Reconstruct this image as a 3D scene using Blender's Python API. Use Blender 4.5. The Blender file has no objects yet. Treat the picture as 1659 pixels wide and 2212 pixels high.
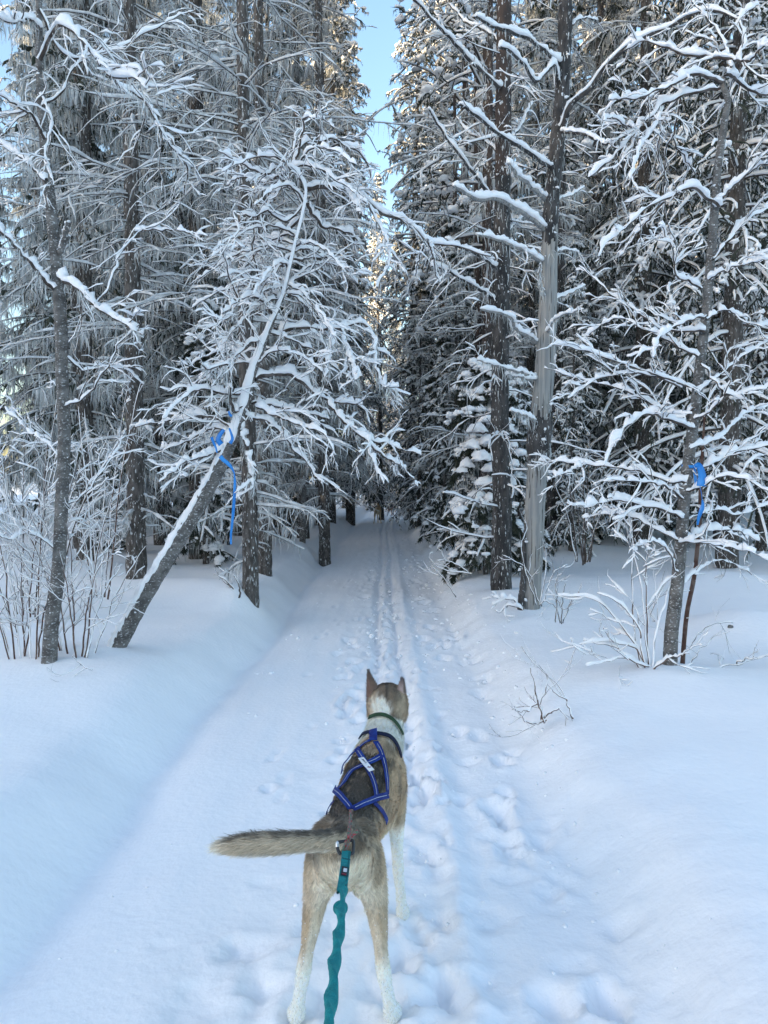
import bpy, math, random
import numpy as np
from mathutils import Vector
from mathutils.bvhtree import BVHTree

SC = bpy.context.scene
COL = SC.collection

# ------------------------------------------------------------------ camera
CAMZ, PITCH = 1.5, math.radians(2.5)
SP, CP = math.sin(PITCH), math.cos(PITCH)
KPX = (18.0 / 26.0) / 1106.0
cam_data = bpy.data.cameras.new("camera")
cam = bpy.data.objects.new("camera", cam_data)
COL.objects.link(cam)
cam.location = (0, 0, CAMZ)
cam.rotation_euler = (math.pi / 2 - PITCH, 0, 0)
cam_data.sensor_fit = 'VERTICAL'
cam_data.sensor_height = 36.0
cam_data.lens = 26.0
cam_data.clip_start = 0.05
cam_data.clip_end = 2000.0
SC.camera = cam
SC.render.resolution_x, SC.render.resolution_y = 768, 1024

# ------------------------------------------------------------------ sky, sun, exposure
SUN_EL, SUN_AZ = math.radians(7.5), math.radians(240.0)      # azimuth from +Y, clockwise
world = bpy.data.worlds.new("World")
SC.world = world
world.use_nodes = True
wn = world.node_tree.nodes
sky = wn.new('ShaderNodeTexSky')
sky.sky_type = 'NISHITA'
sky.sun_disc = False
sky.sun_elevation = SUN_EL
sky.sun_rotation = SUN_AZ
sky.air_density = 1.0
sky.dust_density = 2.0
sky.ozone_density = 1.6
world.node_tree.links.new(sky.outputs[0], wn['Background'].inputs[0])
wn['Background'].inputs[1].default_value = 0.15
sun_data = bpy.data.lights.new("sun", 'SUN')
sun = bpy.data.objects.new("sun", sun_data)
COL.objects.link(sun)
sun_data.energy = 3.0
sun_data.angle = math.radians(0.5)
sun_data.color = (1.0, 0.77, 0.45)
SUND = Vector((math.sin(SUN_AZ) * math.cos(SUN_EL), math.cos(SUN_AZ) * math.cos(SUN_EL), math.sin(SUN_EL)))
sun.rotation_euler = SUND.to_track_quat('Z', 'Y').to_euler()
SC.view_settings.view_transform = 'Standard'
SC.view_settings.look = 'None'
SC.view_settings.gamma = 1.0
SC.view_settings.use_curve_mapping = False
SC.view_settings.exposure = 2.27
SC.render.engine = 'CYCLES'
SC.cycles.max_bounces = 8
SC.cycles.diffuse_bounces = 6
SC.cycles.glossy_bounces = 2
SC.cycles.transmission_bounces = 2
SC.cycles.use_denoising = True

# ------------------------------------------------------------------ helpers
def rng_of(seed):
    return np.random.default_rng(seed)

def pix(u, v, y):
    """world point at world depth y seen at photo position (u, v) of a 1659 x 2212 picture"""
    X = (u - 829.5) * KPX
    Z = (1106 - v) * KPX
    t = y / (CP + Z * SP)
    return (t * X, y, CAMZ + t * (-SP + Z * CP))

def nrm(v):
    return v / np.maximum(np.linalg.norm(v, axis=-1, keepdims=True), 1e-9)

_pr = rng_of(77)
_perm = np.concatenate([_pr.permutation(256)] * 3).astype(np.int64)
_grad = nrm(_pr.normal(size=(256, 3)))

def noise3(x, y, z):
    x, y, z = np.broadcast_arrays(np.asarray(x, float), np.asarray(y, float), np.asarray(z, float))
    xi, yi, zi = np.floor(x).astype(np.int64), np.floor(y).astype(np.int64), np.floor(z).astype(np.int64)
    xf, yf, zf = x - xi, y - yi, z - zi
    xi &= 255; yi &= 255; zi &= 255
    u = xf * xf * xf * (xf * (xf * 6 - 15) + 10)
    v = yf * yf * yf * (yf * (yf * 6 - 15) + 10)
    w = zf * zf * zf * (zf * (zf * 6 - 15) + 10)
    def g(dx, dy, dz):
        h = _perm[_perm[_perm[xi + dx] + yi + dy] + zi + dz]
        gr = _grad[h]
        return gr[..., 0] * (xf - dx) + gr[..., 1] * (yf - dy) + gr[..., 2] * (zf - dz)
    def lerp(a, b, t):
        return a + t * (b - a)
    return 1.6 * lerp(lerp(lerp(g(0, 0, 0), g(1, 0, 0), u), lerp(g(0, 1, 0), g(1, 1, 0), u), v),
                      lerp(lerp(g(0, 0, 1), g(1, 0, 1), u), lerp(g(0, 1, 1), g(1, 1, 1), u), v), w)

def noise2(x, y):
    return noise3(x, y, 0.37)

def sstep(a, b, x):
    t = np.clip((x - a) / (b - a), 0, 1)
    return t * t * (3 - 2 * t)

CH = {}                     # children of each built thing, for copying

class Geo:
    """collects vertices and faces, links them as ONE mesh object"""
    def __init__(self):
        self.V, self.F, self.n, self.C = [], [], 0, []
    def add(self, v, faces, col=None):
        v = np.asarray(v, np.float32).reshape(-1, 3)
        for f in faces:
            f = np.asarray(f, np.int64)
            if len(f):
                self.F.append(f + self.n)
        self.V.append(v)
        if col is not None:
            self.C.append(np.asarray(col, np.float32))
        self.n += len(v)
        return self
    def mesh(self, name, mat, smooth=True):
        me = bpy.data.meshes.new(name)
        if self.n:
            v = np.concatenate(self.V)
            me.vertices.add(len(v))
            me.vertices.foreach_set('co', v.ravel())
            lt = np.concatenate([np.full(len(f), f.shape[1], np.int32) for f in self.F])
            li = np.concatenate([f.ravel() for f in self.F]).astype(np.int32)
            me.loops.add(len(li))
            me.loops.foreach_set('vertex_index', li)
            me.polygons.add(len(lt))
            ls = np.zeros(len(lt), np.int32)
            ls[1:] = np.cumsum(lt)[:-1]
            me.polygons.foreach_set('loop_start', ls)
            me.polygons.foreach_set('use_smooth', np.full(len(lt), smooth, bool))
            if self.C:
                c = np.concatenate(self.C)
                ca = me.color_attributes.new('Col', 'FLOAT_COLOR', 'POINT')
                ca.data.foreach_set('color', np.concatenate([c, np.ones((len(c), 1), np.float32)], 1).ravel())
            me.update(calc_edges=True)
        if mat:
            me.materials.append(mat)
        return me
    def obj(self, name, mat, parent=None, smooth=True):
        q, org = parent, Vector((0, 0, 0))
        while q is not None:
            org = org + q.location
            q = q.parent
        if org.length > 0 and self.n:
            self.V = [v - np.array(org, np.float32) for v in self.V]
        return link(name, self.mesh(name, mat, smooth), parent)

def link(name, data, parent=None):
    o = bpy.data.objects.new(name, data)
    COL.objects.link(o)
    if parent is not None:
        o.parent = parent
        CH.setdefault(parent.name, []).append(o)
    return o

def tag(o, label, cat, group=None):
    o['label'] = label
    o['category'] = cat
    if group:
        o['group'] = group
    return o

def thing(name, label, cat, loc=(0, 0, 0), group=None):
    o = bpy.data.objects.new(name, None)
    COL.objects.link(o)
    o.location = loc
    o.empty_display_size = 0.2
    return tag(o, label, cat, group)

def copy_tree(o, parent=None):
    c = o.copy()
    COL.objects.link(c)
    if parent is not None:
        c.parent = parent
    for ch in CH.get(o.name, ()):
        copy_tree(ch, c)
    return c

def grid_faces(m, n, k, wrap=True):
    """quads of m tubes with n rings of k points"""
    kk = k if wrap else k - 1
    r = np.arange(n - 1)[:, None] * k
    a = np.arange(kk)[None, :]
    b = (a + 1) % k
    q = np.stack([r + a, r + b, r + k + b, r + k + a], -1).reshape(-1, 4)
    return (q[None] + (np.arange(m) * n * k)[:, None, None]).reshape(-1, 4)

def tangents(P):
    T = np.empty_like(P)
    T[:, 1:-1] = P[:, 2:] - P[:, :-2]
    T[:, 0] = P[:, 1] - P[:, 0]
    T[:, -1] = P[:, -1] - P[:, -2]
    return nrm(T)

def tubes(P, R, k=5, rough=0.0, seed=0):
    P = np.asarray(P, float); R = np.asarray(R, float)
    m, n, _ = P.shape
    T = tangents(P)
    ref = np.where(np.abs(T[:, 0, 2:3]) > 0.8, np.array([[1.0, 0.1, 0]]), np.array([[0.05, 0.03, 1.0]]))
    U = np.empty_like(P)
    u = nrm(ref - (ref * T[:, 0]).sum(-1, keepdims=True) * T[:, 0])
    U[:, 0] = u
    for i in range(1, n):
        u = nrm(u - (u * T[:, i]).sum(-1, keepdims=True) * T[:, i])
        U[:, i] = u
    W = np.cross(T, U)
    a = np.arange(k) * 2 * np.pi / k
    ring = U[:, :, None] * np.cos(a)[:, None] + W[:, :, None] * np.sin(a)[:, None]
    rr = R[:, :, None]
    if rough:
        rr = rr * (1 + rough * rng_of(seed).normal(size=(m, n, k)))
    V = P[:, :, None] + ring * rr[..., None]
    return V.reshape(-1, 3), [grid_faces(m, n, k)]

def smooth1(a, it=2):
    for _ in range(it):
        b = a.copy()
        b[:, 1:-1] = (a[:, :-2] + 2 * a[:, 1:-1] + a[:, 2:]) / 4
        b[:, 0] = (2 * a[:, 0] + a[:, 1]) / 3
        b[:, -1] = (2 * a[:, -1] + a[:, -2]) / 3
        a = b
    return a

def snow_tubes(P, R, amt, k=6, seed=0, gap=0.0, minh=0.0, wide=1.0):
    """snow lying along the top of branches; amt (m) is the depth on a level branch"""
    P = np.asarray(P, float); R = np.asarray(R, float)
    m, n, _ = P.shape
    rg = rng_of(seed)
    T = tangents(P)
    h = np.sqrt(np.clip(1 - T[..., 2] ** 2, 0, 1))
    side = np.cross(T, np.array([0, 0, 1.0]))
    side = nrm(side + 1e-4)
    up = np.cross(side, T)
    lump = np.clip(0.9 + 0.55 * smooth1(rg.normal(size=(m, n)), 2) + 0.22 * rg.normal(size=(m, n)), 0.25, 1.9)
    if gap:
        g = smooth1(rg.uniform(size=(m, n)), 1)
        lump = np.where(g < gap, 0.02, lump)
    am = np.broadcast_to(np.asarray(amt, float).reshape(-1, 1) if np.ndim(amt) else amt, (m, n))
    hh = np.maximum(h ** 1.2, minh)
    prof = np.ones(n); prof[-1] = 0.55; prof[0] = 0.7
    hg = (R * (0.50 + 0.12 * hh) + 0.85 * am * lump * hh) * prof
    w = (R * (0.80 + 0.3 * hh) + wide * 0.42 * am * lump * hh) * prof
    a = np.arange(k) * 2 * np.pi / k + 0.3
    ca, sa = np.cos(a), np.sin(a)
    sv = np.where(sa > 0, sa, 0.0) * hg[..., None] + np.where(sa < 0, sa, 0.0) * (R * 0.35)[..., None]
    c = P + up * (R * 0.5)[..., None]
    jit = 1 + 0.13 * rg.normal(size=(m, n, k))
    V = c[:, :, None] + side[:, :, None] * (w[..., None] * ca * jit)[..., None] + up[:, :, None] * (sv * jit)[..., None]
    tip = (np.arange(m) * n * k + (n - 1) * k)[:, None]
    caps = [tip + np.arange(k)[None]] if k <= 8 else []
    return V.reshape(-1, 3), [grid_faces(m, n, k)] + caps

def grow(base, d, L, n, grav=0.0, wig=0.12, rg=None, tipup=0.0):
    """polylines grown from base along d, length L, bending by grav (per unit) and wiggling"""
    m = len(base)
    P = np.empty((m, n, 3))
    P[:, 0] = base
    d = nrm(np.asarray(d, float))
    st = (np.asarray(L, float) / (n - 1))[:, None]
    gr = np.broadcast_to(np.asarray(grav, float), (m,))
    for i in range(1, n):
        P[:, i] = P[:, i - 1] + d * st
        f = i / (n - 1)
        d = d + rg.normal(size=(m, 3)) * wig
        d[:, 2] += (gr + tipup * max(0.0, f - 0.55)) / (n - 1) * 2
        d = nrm(d)
    return P

def sample(P, R, idx, s):
    m, n, _ = P.shape
    f = s * (n - 1)
    i = np.minimum(f.astype(int), n - 2)
    t = (f - i)[:, None]
    a, b = P[idx, i], P[idx, i + 1]
    ra, rb = R[idx, i], R[idx, i + 1]
    return a + (b - a) * t, nrm(b - a), ra + (rb - ra) * t[:, 0]

def catmull(pts, n):
    p = np.asarray(pts, float)
    if len(p) == 2:
        t = np.linspace(0, 1, n)[:, None]
        return p[0] + (p[1] - p[0]) * t
    q = np.concatenate([[2 * p[0] - p[1]], p, [2 * p[-1] - p[-2]]])
    d = np.concatenate([[0], np.cumsum(np.linalg.norm(np.diff(p, axis=0), axis=1))])
    s = np.linspace(0, d[-1], n)
    i = np.clip(np.searchsorted(d, s, side='right') - 1, 0, len(p) - 2)
    t = ((s - d[i]) / np.maximum(d[i + 1] - d[i], 1e-9))[:, None]
    a, b, c, e = q[i], q[i + 1], q[i + 2], q[i + 3]
    return 0.5 * (2 * b + (c - a) * t + (2 * a - 5 * b + 4 * c - e) * t * t + (3 * b - a - 3 * c + e) * t ** 3)

_ph = (1 + 5 ** .5) / 2
_iv = nrm(np.array([[-1, _ph, 0], [1, _ph, 0], [-1, -_ph, 0], [1, -_ph, 0], [0, -1, _ph], [0, 1, _ph], [0, -1, -_ph], [0, 1, -_ph],
                    [_ph, 0, -1], [_ph, 0, 1], [-_ph, 0, -1], [-_ph, 0, 1]], float))
_if = np.array([[0, 11, 5], [0, 5, 1], [0, 1, 7], [0, 7, 10], [0, 10, 11], [1, 5, 9], [5, 11, 4], [11, 10, 2], [10, 7, 6], [7, 1, 8],
                [3, 9, 4], [3, 4, 2], [3, 2, 6], [3, 6, 8], [3, 8, 9], [4, 9, 5], [2, 4, 11], [6, 2, 10], [8, 6, 7], [9, 8, 1]])
def _subdiv(v, f):
    v = list(map(tuple, v)); mid = {}; out = []
    def m(a, b):
        k = (min(a, b), max(a, b))
        if k not in mid:
            p = np.array(v[a]) + np.array(v[b]); p /= np.linalg.norm(p)
            mid[k] = len(v); v.append(tuple(p))
        return mid[k]
    for a, b, c in f:
        x, y, z = m(a, b), m(b, c), m(c, a)
        out += [[a, x, z], [x, b, y], [z, y, c], [x, y, z]]
    return np.array(v), np.array(out)
ICO1 = _subdiv(_iv, _if)
ICO0 = (_iv, _if)

def blobs(C, S, rg, ico=ICO1, bump=0.16, flat=0.6):
    """lumps of snow: centres C (m,3), half sizes S (m,3)"""
    v, f = ico
    m = len(C)
    r = 1 + bump * rg.normal(size=(m, len(v)))
    q = v[None] * r[..., None]
    q[..., 2] = np.where(q[..., 2] < 0, q[..., 2] * flat, q[..., 2])
    V = C[:, None] + q * S[:, None]
    F = (f[None] + (np.arange(m) * len(v))[:, None, None]).reshape(-1, 3)
    return V.reshape(-1, 3), [F]

def strands(B, L, W, rg, sway=0.15, n=3, down=True, D=None):
    """thin tapering ribbons hanging from points B"""
    m = len(B)
    d = np.tile(np.array([0, 0, -1.0]), (m, 1)) if D is None else nrm(D)
    side = nrm(np.stack([rg.normal(size=m), rg.normal(size=m), 0.2 * rg.normal(size=m)], -1))
    P = np.empty((m, n, 3)); P[:, 0] = B
    for i in range(1, n):
        P[:, i] = P[:, i - 1] + nrm(d + rg.normal(size=(m, 3)) * sway) * (L / (n - 1))[:, None]
    w = W[:, None] * np.linspace(1, 0.15, n)[None] * rg.uniform(0.7, 1.3, size=(m, n))
    V = np.stack([P - side[:, None] * w[..., None], P + side[:, None] * w[..., None]], 2)
    return V.reshape(-1, 3), [grid_faces(m, n, 2, wrap=False)]

# ------------------------------------------------------------------ materials
def mat(name, base, rough=0.8, mix=None, scale=8.0, lo=0.45, hi=0.6, stretch=(1, 1, 1), bump=0.0, bscale=60.0, sheen=0.0, spec=0.3,
        mix2=None, scale2=30.0, lo2=0.55, hi2=0.62, sss=0.0):
    m = bpy.data.materials.new(name)
    m.use_nodes = True
    nt = m.node_tree
    b = nt.nodes['Principled BSDF']
    b.inputs['Roughness'].default_value = rough
    b.inputs['Specular IOR Level'].default_value = spec
    b.inputs['Base Color'].default_value = (*base, 1)
    if sheen:
        b.inputs['Sheen Weight'].default_value = sheen
    if sss:
        b.inputs['Subsurface Weight'].default_value = sss
        b.inputs['Subsurface Radius'].default_value = (0.03, 0.04, 0.06)
    tc = nt.nodes.new('ShaderNodeTexCoord')
    mp = nt.nodes.new('ShaderNodeMapping')
    mp.inputs['Scale'].default_value = stretch
    nt.links.new(tc.outputs['Object'], mp.inputs[0])
    col = None
    for (mx, sc_, l, h) in ((mix, scale, lo, hi), (mix2, scale2, lo2, hi2)):
        if mx is None:
            continue
        n = nt.nodes.new('ShaderNodeTexNoise')
        n.inputs['Scale'].default_value = sc_
        n.inputs['Detail'].default_value = 5
        nt.links.new(mp.outputs[0], n.inputs[0])
        mr = nt.nodes.new('ShaderNodeMapRange')
        mr.inputs[1].default_value = l
        mr.inputs[2].default_value = h
        nt.links.new(n.outputs[0], mr.inputs[0])
        mc = nt.nodes.new('ShaderNodeMix')
        mc.data_type = 'RGBA'
        nt.links.new(mr.outputs[0], mc.inputs[0])
        if col is None:
            mc.inputs[6].default_value = (*base, 1)
        else:
            nt.links.new(col, mc.inputs[6])
        mc.inputs[7].default_value = (*mx, 1)
        col = mc.outputs[2]
    if col is not None:
        nt.links.new(col, b.inputs['Base Color'])
    if bump:
        n = nt.nodes.new('ShaderNodeTexNoise')
        n.inputs['Scale'].default_value = bscale
        n.inputs['Detail'].default_value = 4
        nt.links.new(mp.outputs[0], n.inputs[0])
        bn = nt.nodes.new('ShaderNodeBump')
        bn.inputs['Strength'].default_value = bump
        bn.inputs['Distance'].default_value = 0.02
        nt.links.new(n.outputs[0], bn.inputs['Height'])
        nt.links.new(bn.outputs[0], b.inputs['Normal'])
    return m

def vmat(name, rough=0.75, sheen=0.0):
    m = bpy.data.materials.new(name)
    m.use_nodes = True
    b = m.node_tree.nodes['Principled BSDF']
    a = m.node_tree.nodes.new('ShaderNodeAttribute')
    a.attribute_name = 'Col'
    m.node_tree.links.new(a.outputs['Color'], b.inputs['Base Color'])
    b.inputs['Roughness'].default_value = rough
    b.inputs['Specular IOR Level'].default_value = 0.25
    if sheen:
        b.inputs['Sheen Weight'].default_value = sheen
    return m

M = dict(
    ground=mat('snow_ground', (0.91, 0.90, 0.915), 0.7, bump=0.28, bscale=30, mix=(0.93, 0.92, 0.93), scale=3.0, lo=0.35, hi=0.65, spec=0.2),
    snow=mat('snow_on_branches', (0.91, 0.895, 0.90), 0.7, bump=0.35, bscale=45, spec=0.2),
    frost=mat('hoar_frost', (0.56, 0.56, 0.56), 0.8, mix=(0.74, 0.74, 0.74), scale=14, bump=0.3, bscale=70),
    lichen=mat('frosted_beard_lichen', (0.34, 0.35, 0.34), 0.9, mix=(0.64, 0.65, 0.65), scale=3.5, lo=0.35, hi=0.6),
    twig=mat('dark_twig_bark', (0.055, 0.042, 0.036), 0.85, mix=(0.13, 0.11, 0.10), scale=20),
    redtwig=mat('reddish_twig_bark', (0.09, 0.045, 0.034), 0.8, mix=(0.16, 0.11, 0.09), scale=14),
    bark=mat('spruce_bark', (0.060, 0.052, 0.047), 0.9, mix=(0.13, 0.115, 0.105), scale=26, lo=0.4, hi=0.62, stretch=(1, 1, 0.35),
             mix2=(0.62, 0.62, 0.62), scale2=55, lo2=0.60, hi2=0.66, bump=0.7, bscale=60),
    pine=mat('pine_bark', (0.036, 0.034, 0.034), 0.9, mix=(0.085, 0.078, 0.075), scale=16, lo=0.42, hi=0.62, stretch=(1, 1, 0.3),
             mix2=(0.58, 0.58, 0.58), scale2=60, lo2=0.62, hi2=0.67, bump=0.8, bscale=40),
    redpine=mat('red_pine_bark', (0.078, 0.056, 0.047), 0.9, mix=(0.048, 0.040, 0.038), scale=12, lo=0.4, hi=0.62, stretch=(1, 1, 0.4),
                mix2=(0.6, 0.6, 0.6), scale2=45, lo2=0.60, hi2=0.66, bump=0.6, bscale=40),
    birch=mat('grey_birch_bark', (0.085, 0.078, 0.073), 0.85, mix=(0.19, 0.178, 0.168), scale=11, lo=0.38, hi=0.64, stretch=(1, 1, 1.6),
              mix2=(0.66, 0.66, 0.66), scale2=60, lo2=0.56, hi2=0.76, bump=0.5, bscale=70),
    dead=mat('bare_dead_wood', (0.235, 0.232, 0.230), 0.8, mix=(0.35, 0.33, 0.30), scale=12, lo=0.42, hi=0.60, stretch=(3.0, 3.0, 0.10),
             mix2=(0.075, 0.068, 0.063), scale2=24, lo2=0.585, hi2=0.63, bump=0.35, bscale=30),
    needle=mat('dark_spruce_needles', (0.026, 0.034, 0.022), 0.8, mix=(0.06, 0.066, 0.05), scale=6, lo=0.4, hi=0.65,
               mix2=(0.26, 0.27, 0.26), scale2=9.0, lo2=0.62, hi2=0.76),
    blue=mat('blue_plastic_ribbon', (0.010, 0.19, 0.58), 0.35, mix=(0.03, 0.27, 0.70), scale=6, spec=0.5),
    teal=mat('teal_webbing', (0.004, 0.20, 0.215), 0.75, mix=(0.008, 0.26, 0.27), scale=40, bump=0.5, bscale=220),
    tealdark=mat('teal_binding', (0.003, 0.10, 0.115), 0.75, bump=0.4, bscale=200),
    strap=mat('blue_harness_webbing', (0.004, 0.016, 0.15), 0.7, mix=(0.006, 0.035, 0.22), scale=25, bump=0.4, bscale=260),
    strapdark=mat('navy_padding', (0.006, 0.010, 0.035), 0.85, bump=0.3, bscale=150),
    stitch=mat('pale_reflective_stitching', (0.45, 0.47, 0.55), 0.5, mix=(0.33, 0.35, 0.45), scale=80),
    white=mat('white_woven_label', (0.70, 0.71, 0.74), 0.7, mix=(0.6, 0.61, 0.64), scale=120),
    ink=mat('black_print', (0.02, 0.02, 0.03), 0.6),
    red=mat('red_print', (0.30, 0.03, 0.05), 0.6),
    black=mat('black_anodised_metal', (0.012, 0.013, 0.016), 0.35, spec=0.6),
    steel=mat('bare_steel_sleeve', (0.55, 0.56, 0.57), 0.3, spec=0.8),
    collar=mat('green_collar_webbing', (0.022, 0.05, 0.024), 0.8, mix=(0.032, 0.075, 0.034), scale=60, bump=0.4, bscale=200),
    cord=mat('speckled_cord', (0.16, 0.14, 0.13), 0.85, mix=(0.30, 0.05, 0.06), scale=160, lo=0.5, hi=0.55,
             mix2=(0.05, 0.16, 0.10), scale2=190, lo2=0.55, hi2=0.6),
    coat=vmat('dog_coat', 0.8, 0.15),
    rock=mat('dark_rock', (0.10, 0.095, 0.09), 0.9, mix=(0.2, 0.19, 0.18), scale=8, bump=0.5, bscale=20),
)
M['steel'].node_tree.nodes['Principled BSDF'].inputs['Metallic'].default_value = 1.0
# ------------------------------------------------------------------ ground
MOUNDS = [(2.95, 6.0, 0.55, 0.20), (-1.95, 7.9, 0.5, 0.14), (-2.2, 5.0, 0.7, 0.10), (1.85, 4.6, 0.55, 0.07), (-2.8, 8.3, 0.7, 0.10),
          (-1.45, 7.5, 0.50, 0.20), (-1.65, 9.7, 0.5, 0.12), (1.35, 7.7, 0.6, 0.08), (2.9, 12.5, 0.9, 0.18), (-1.25, 13.4, 0.6, 0.22), (-0.95, 18.5, 0.35, 0.16),
          (-1.15, 16.5, 0.5, 0.10), (3.9, 8.6, 0.9, 0.14), (-4.2, 9.5, 1.2, 0.2), (1.25, 19.0, 0.5, 0.12)]

def trail_mid(y):
    y = np.asarray(y, float)
    return 0.02 * np.sin(y * 0.5) + 0.35 * sstep(18, 36, y) * (y - 18) / 18

def H(x, y):
    x, y = np.broadcast_arrays(np.asarray(x, float), np.asarray(y, float))
    c = trail_mid(y)
    xl = -1.14 - 0.14 * (1 - sstep(2.0, 8.0, y)) + c + 0.08 * noise2(y * 0.55, 3.1) + 0.03 * noise2(y * 2.3, 8.0)
    xr = 0.78 + c + 0.07 * noise2(y * 0.7, 9.3)
    xx = x + 0.022 * noise2(x * 5, y * 5)
    left = 1 - sstep(xl - 0.40, xl + 0.10, x)
    right = sstep(xr - 0.13, xr + 0.22, xx)
    far = sstep(2.0, 6.0, np.abs(x))
    z = 0.20 * left + 0.19 * right + 0.07 * far + 0.04 * sstep(1.3, 2.3, c - x) + 0.07 * sstep(0.9, 1.4, x - c)
    z = z + 0.015 * np.exp(-((x - xl + 0.52) / 0.22) ** 2) + 0.02 * np.exp(-((xx - xr - 0.30) / 0.16) ** 2)
    z = z - 0.048 * np.exp(-((x - xl - 0.06) / 0.13) ** 2)
    off = np.maximum(left, right)
    z = z + off * (0.075 * noise2(x * 0.42 + 5, y * 0.42) + 0.022 * noise2(x * 1.3, y * 1.3))
    z = z + 8.0 * sstep(30, 66, x * float(SUND.x) + y * float(SUND.y))  # unseen rise added on the sun side, stops low sun leaking in
    for (mx, my, mr, mh) in MOUNDS:
        z = z + mh * np.exp(-(((x - mx) ** 2 + (y - my) ** 2) / mr ** 2) * 1.3) * off
    return z

def hz(x, y):
    return float(H(np.array([x]), np.array([y]))[0])

def build_ground():
    # lines: fine across the trail and near the camera, wider outwards
    xs = [np.arange(-1.45, 1.25, 0.020)]
    g = [0.016]
    while g[-1] < 40: g.append(g[-1] * 1.075 + 0.005)
    out = np.cumsum(np.array(g[:-1]))
    out = out[out < 420]
    xl = -1.45 - out
    xr = xs[0][-1] + out
    X = np.concatenate([xl[::-1], xs[0], xr])
    ys = [1.0]
    while ys[-1] < 45: ys.append(ys[-1] + max(0.014, ys[-1] * 0.0082))
    while ys[-1] < 500: ys.append(ys[-1] * 1.06)
    back = [1.0]
    while back[-1] > -400: back.append(back[-1] - max(0.06, (1.2 - back[-1]) * 0.09))
    Y = np.array(sorted(back[1:]) + ys)
    gx, gy = np.meshgrid(X, Y)
    Z = H(gx, gy)
    c = trail_mid(gy)
    rel = gx - c
    intr = sstep(-1.15, -0.9, rel) * (1 - sstep(0.62, 0.86, rel))
    mid = np.exp(-((rel - 0.0) / 0.42) ** 4)
    # ski and sled tracks, ridge between, trodden snow
    tr = sstep(2.6, 4.5, gy)
    Z -= 0.055 * tr * (np.exp(-((rel + 0.06 + 0.03 * noise2(gy * 0.9, 1.0)) / 0.042) ** 2) + np.exp(-((rel - 0.11 - 0.03 * noise2(gy * 0.8, 5.0)) / 0.038) ** 2))
    Z += 0.026 * intr * np.exp(-((rel - 0.255 - 0.02 * noise2(gy * 1.1, 2.0)) / 0.045) ** 2)
    Z -= 0.012 * intr * np.exp(-((rel - 0.36) / 0.09) ** 2)
    Z += intr * (0.010 * noise2(gx * 6, gy * 5) * (0.35 + mid) + 0.009 * noise2(gx * 15, gy * 13) * mid)
    Z += intr * 0.010 * noise2(gx * 7, gy * 0.7)
    Z += intr * (0.4 + mid) * 0.0055 * np.abs(noise2(gx * 30, gy * 24))
    edge = np.exp(-((rel - 0.80) / 0.22) ** 2)
    Z += edge * (0.010 * noise2(gx * 8, gy * 8) + 0.008 * np.abs(noise2(gx * 18, gy * 18)))
    # foot and paw prints
    rg = rng_of(5)
    pr = []
    for lane, n, sz, dep in ((-0.22, 120, 0.075, 0.035), (0.03, 200, 0.07, 0.045), (0.18, 130, 0.06, 0.035), (0.52, 90, 0.085, 0.045), (0.66, 60, 0.075, 0.035), (-0.5, 40, 0.06, 0.022)):
        yy = np.exp(rg.uniform(np.log(1.5), np.log(30), n))
        for y_ in yy:
            pr.append((lane + float(trail_mid(y_)) + rg.normal() * 0.075, y_, sz * rg.uniform(0.4, 0.95), sz * rg.uniform(0.55, 1.3), dep * rg.uniform(0.5, 1.3)))
    pr += [(-0.44, 2.30, 0.10, 0.07, 0.06), (-0.36, 2.12, 0.07, 0.06, 0.05), (-0.54, 2.05, 0.09, 0.1, 0.03), (-0.33, 1.9, 0.05, 0.08, 0.05),
           (0.067, 2.50, 0.045, 0.05, 0.03), (0.02, 2.0, 0.055, 0.06, 0.03), (-0.246, 2.0, 0.055, 0.06, 0.03), (0.30, 1.75, 0.12, 0.10, 0.05), (0.22, 2.1, 0.13, 0.08, 0.04), (0.50, 2.02, 0.10, 0.09, 0.04),
           (0.35, 2.5, 0.1, 0.1, 0.03), (-0.12, 1.8, 0.1, 0.08, 0.04), (0.1, 1.6, 0.1, 0.08, 0.04)]
    for _ in range(260):
        y_ = np.exp(rg.uniform(np.log(2.2), np.log(16)))
        x_ = float(trail_mid(y_)) + (-1 if rg.uniform() < 0.5 else 1) * rg.uniform(1.7, 1.7 + 0.5 * y_)
        s_ = rg.uniform(0.02, 0.07) * (0.7 + y_ * 0.06)
        pr.append((x_, y_, s_, s_ * rg.uniform(0.7, 1.5), s_ * rg.uniform(0.05, 0.28)))
    for (px, py, rx, ry, d) in pr:
        i0, i1 = np.searchsorted(X, [px - 2.6 * rx, px + 2.6 * rx])
        j0, j1 = np.searchsorted(Y, [py - 2.6 * ry, py + 2.6 * ry])
        if i1 <= i0 or j1 <= j0: continue
        sx, sy = gx[j0:j1, i0:i1], gy[j0:j1, i0:i1]
        q = np.sqrt(((sx - px) / rx) ** 2 + ((sy - py) / ry) ** 2) + 0.35 * noise2(sx * 22 + px * 9, sy * 22)
        d = d * (0.42 if py < 3.2 else 0.85)
        Z[j0:j1, i0:i1] += -d * (1 - sstep(0.45, 1.05, q)) + 0.28 * d * np.exp(-((q - 1.35) / 0.3) ** 2)
    near = (np.abs(gx) < 12) & (gy < 30) & (gy > 0)
    Z += np.where(near, (1 - intr) * (0.006 * noise2(gx * 4.5, gy * 4.5) + 0.0035 * noise2(gx * 13, gy * 13)), 0)
    ny, nx = gx.shape
    V = np.stack([gx, gy, Z], -1).reshape(-1, 3)
    r = (np.arange(ny - 1) * nx)[:, None]
    a = np.arange(nx - 1)[None]
    q = np.stack([r + a, r + a + 1, r + nx + a + 1, r + nx + a], -1).reshape(-1, 4)
    o = Geo().add(V, [q]).obj('snowy_ground', M['ground'])
    o['kind'] = 'structure'
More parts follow.
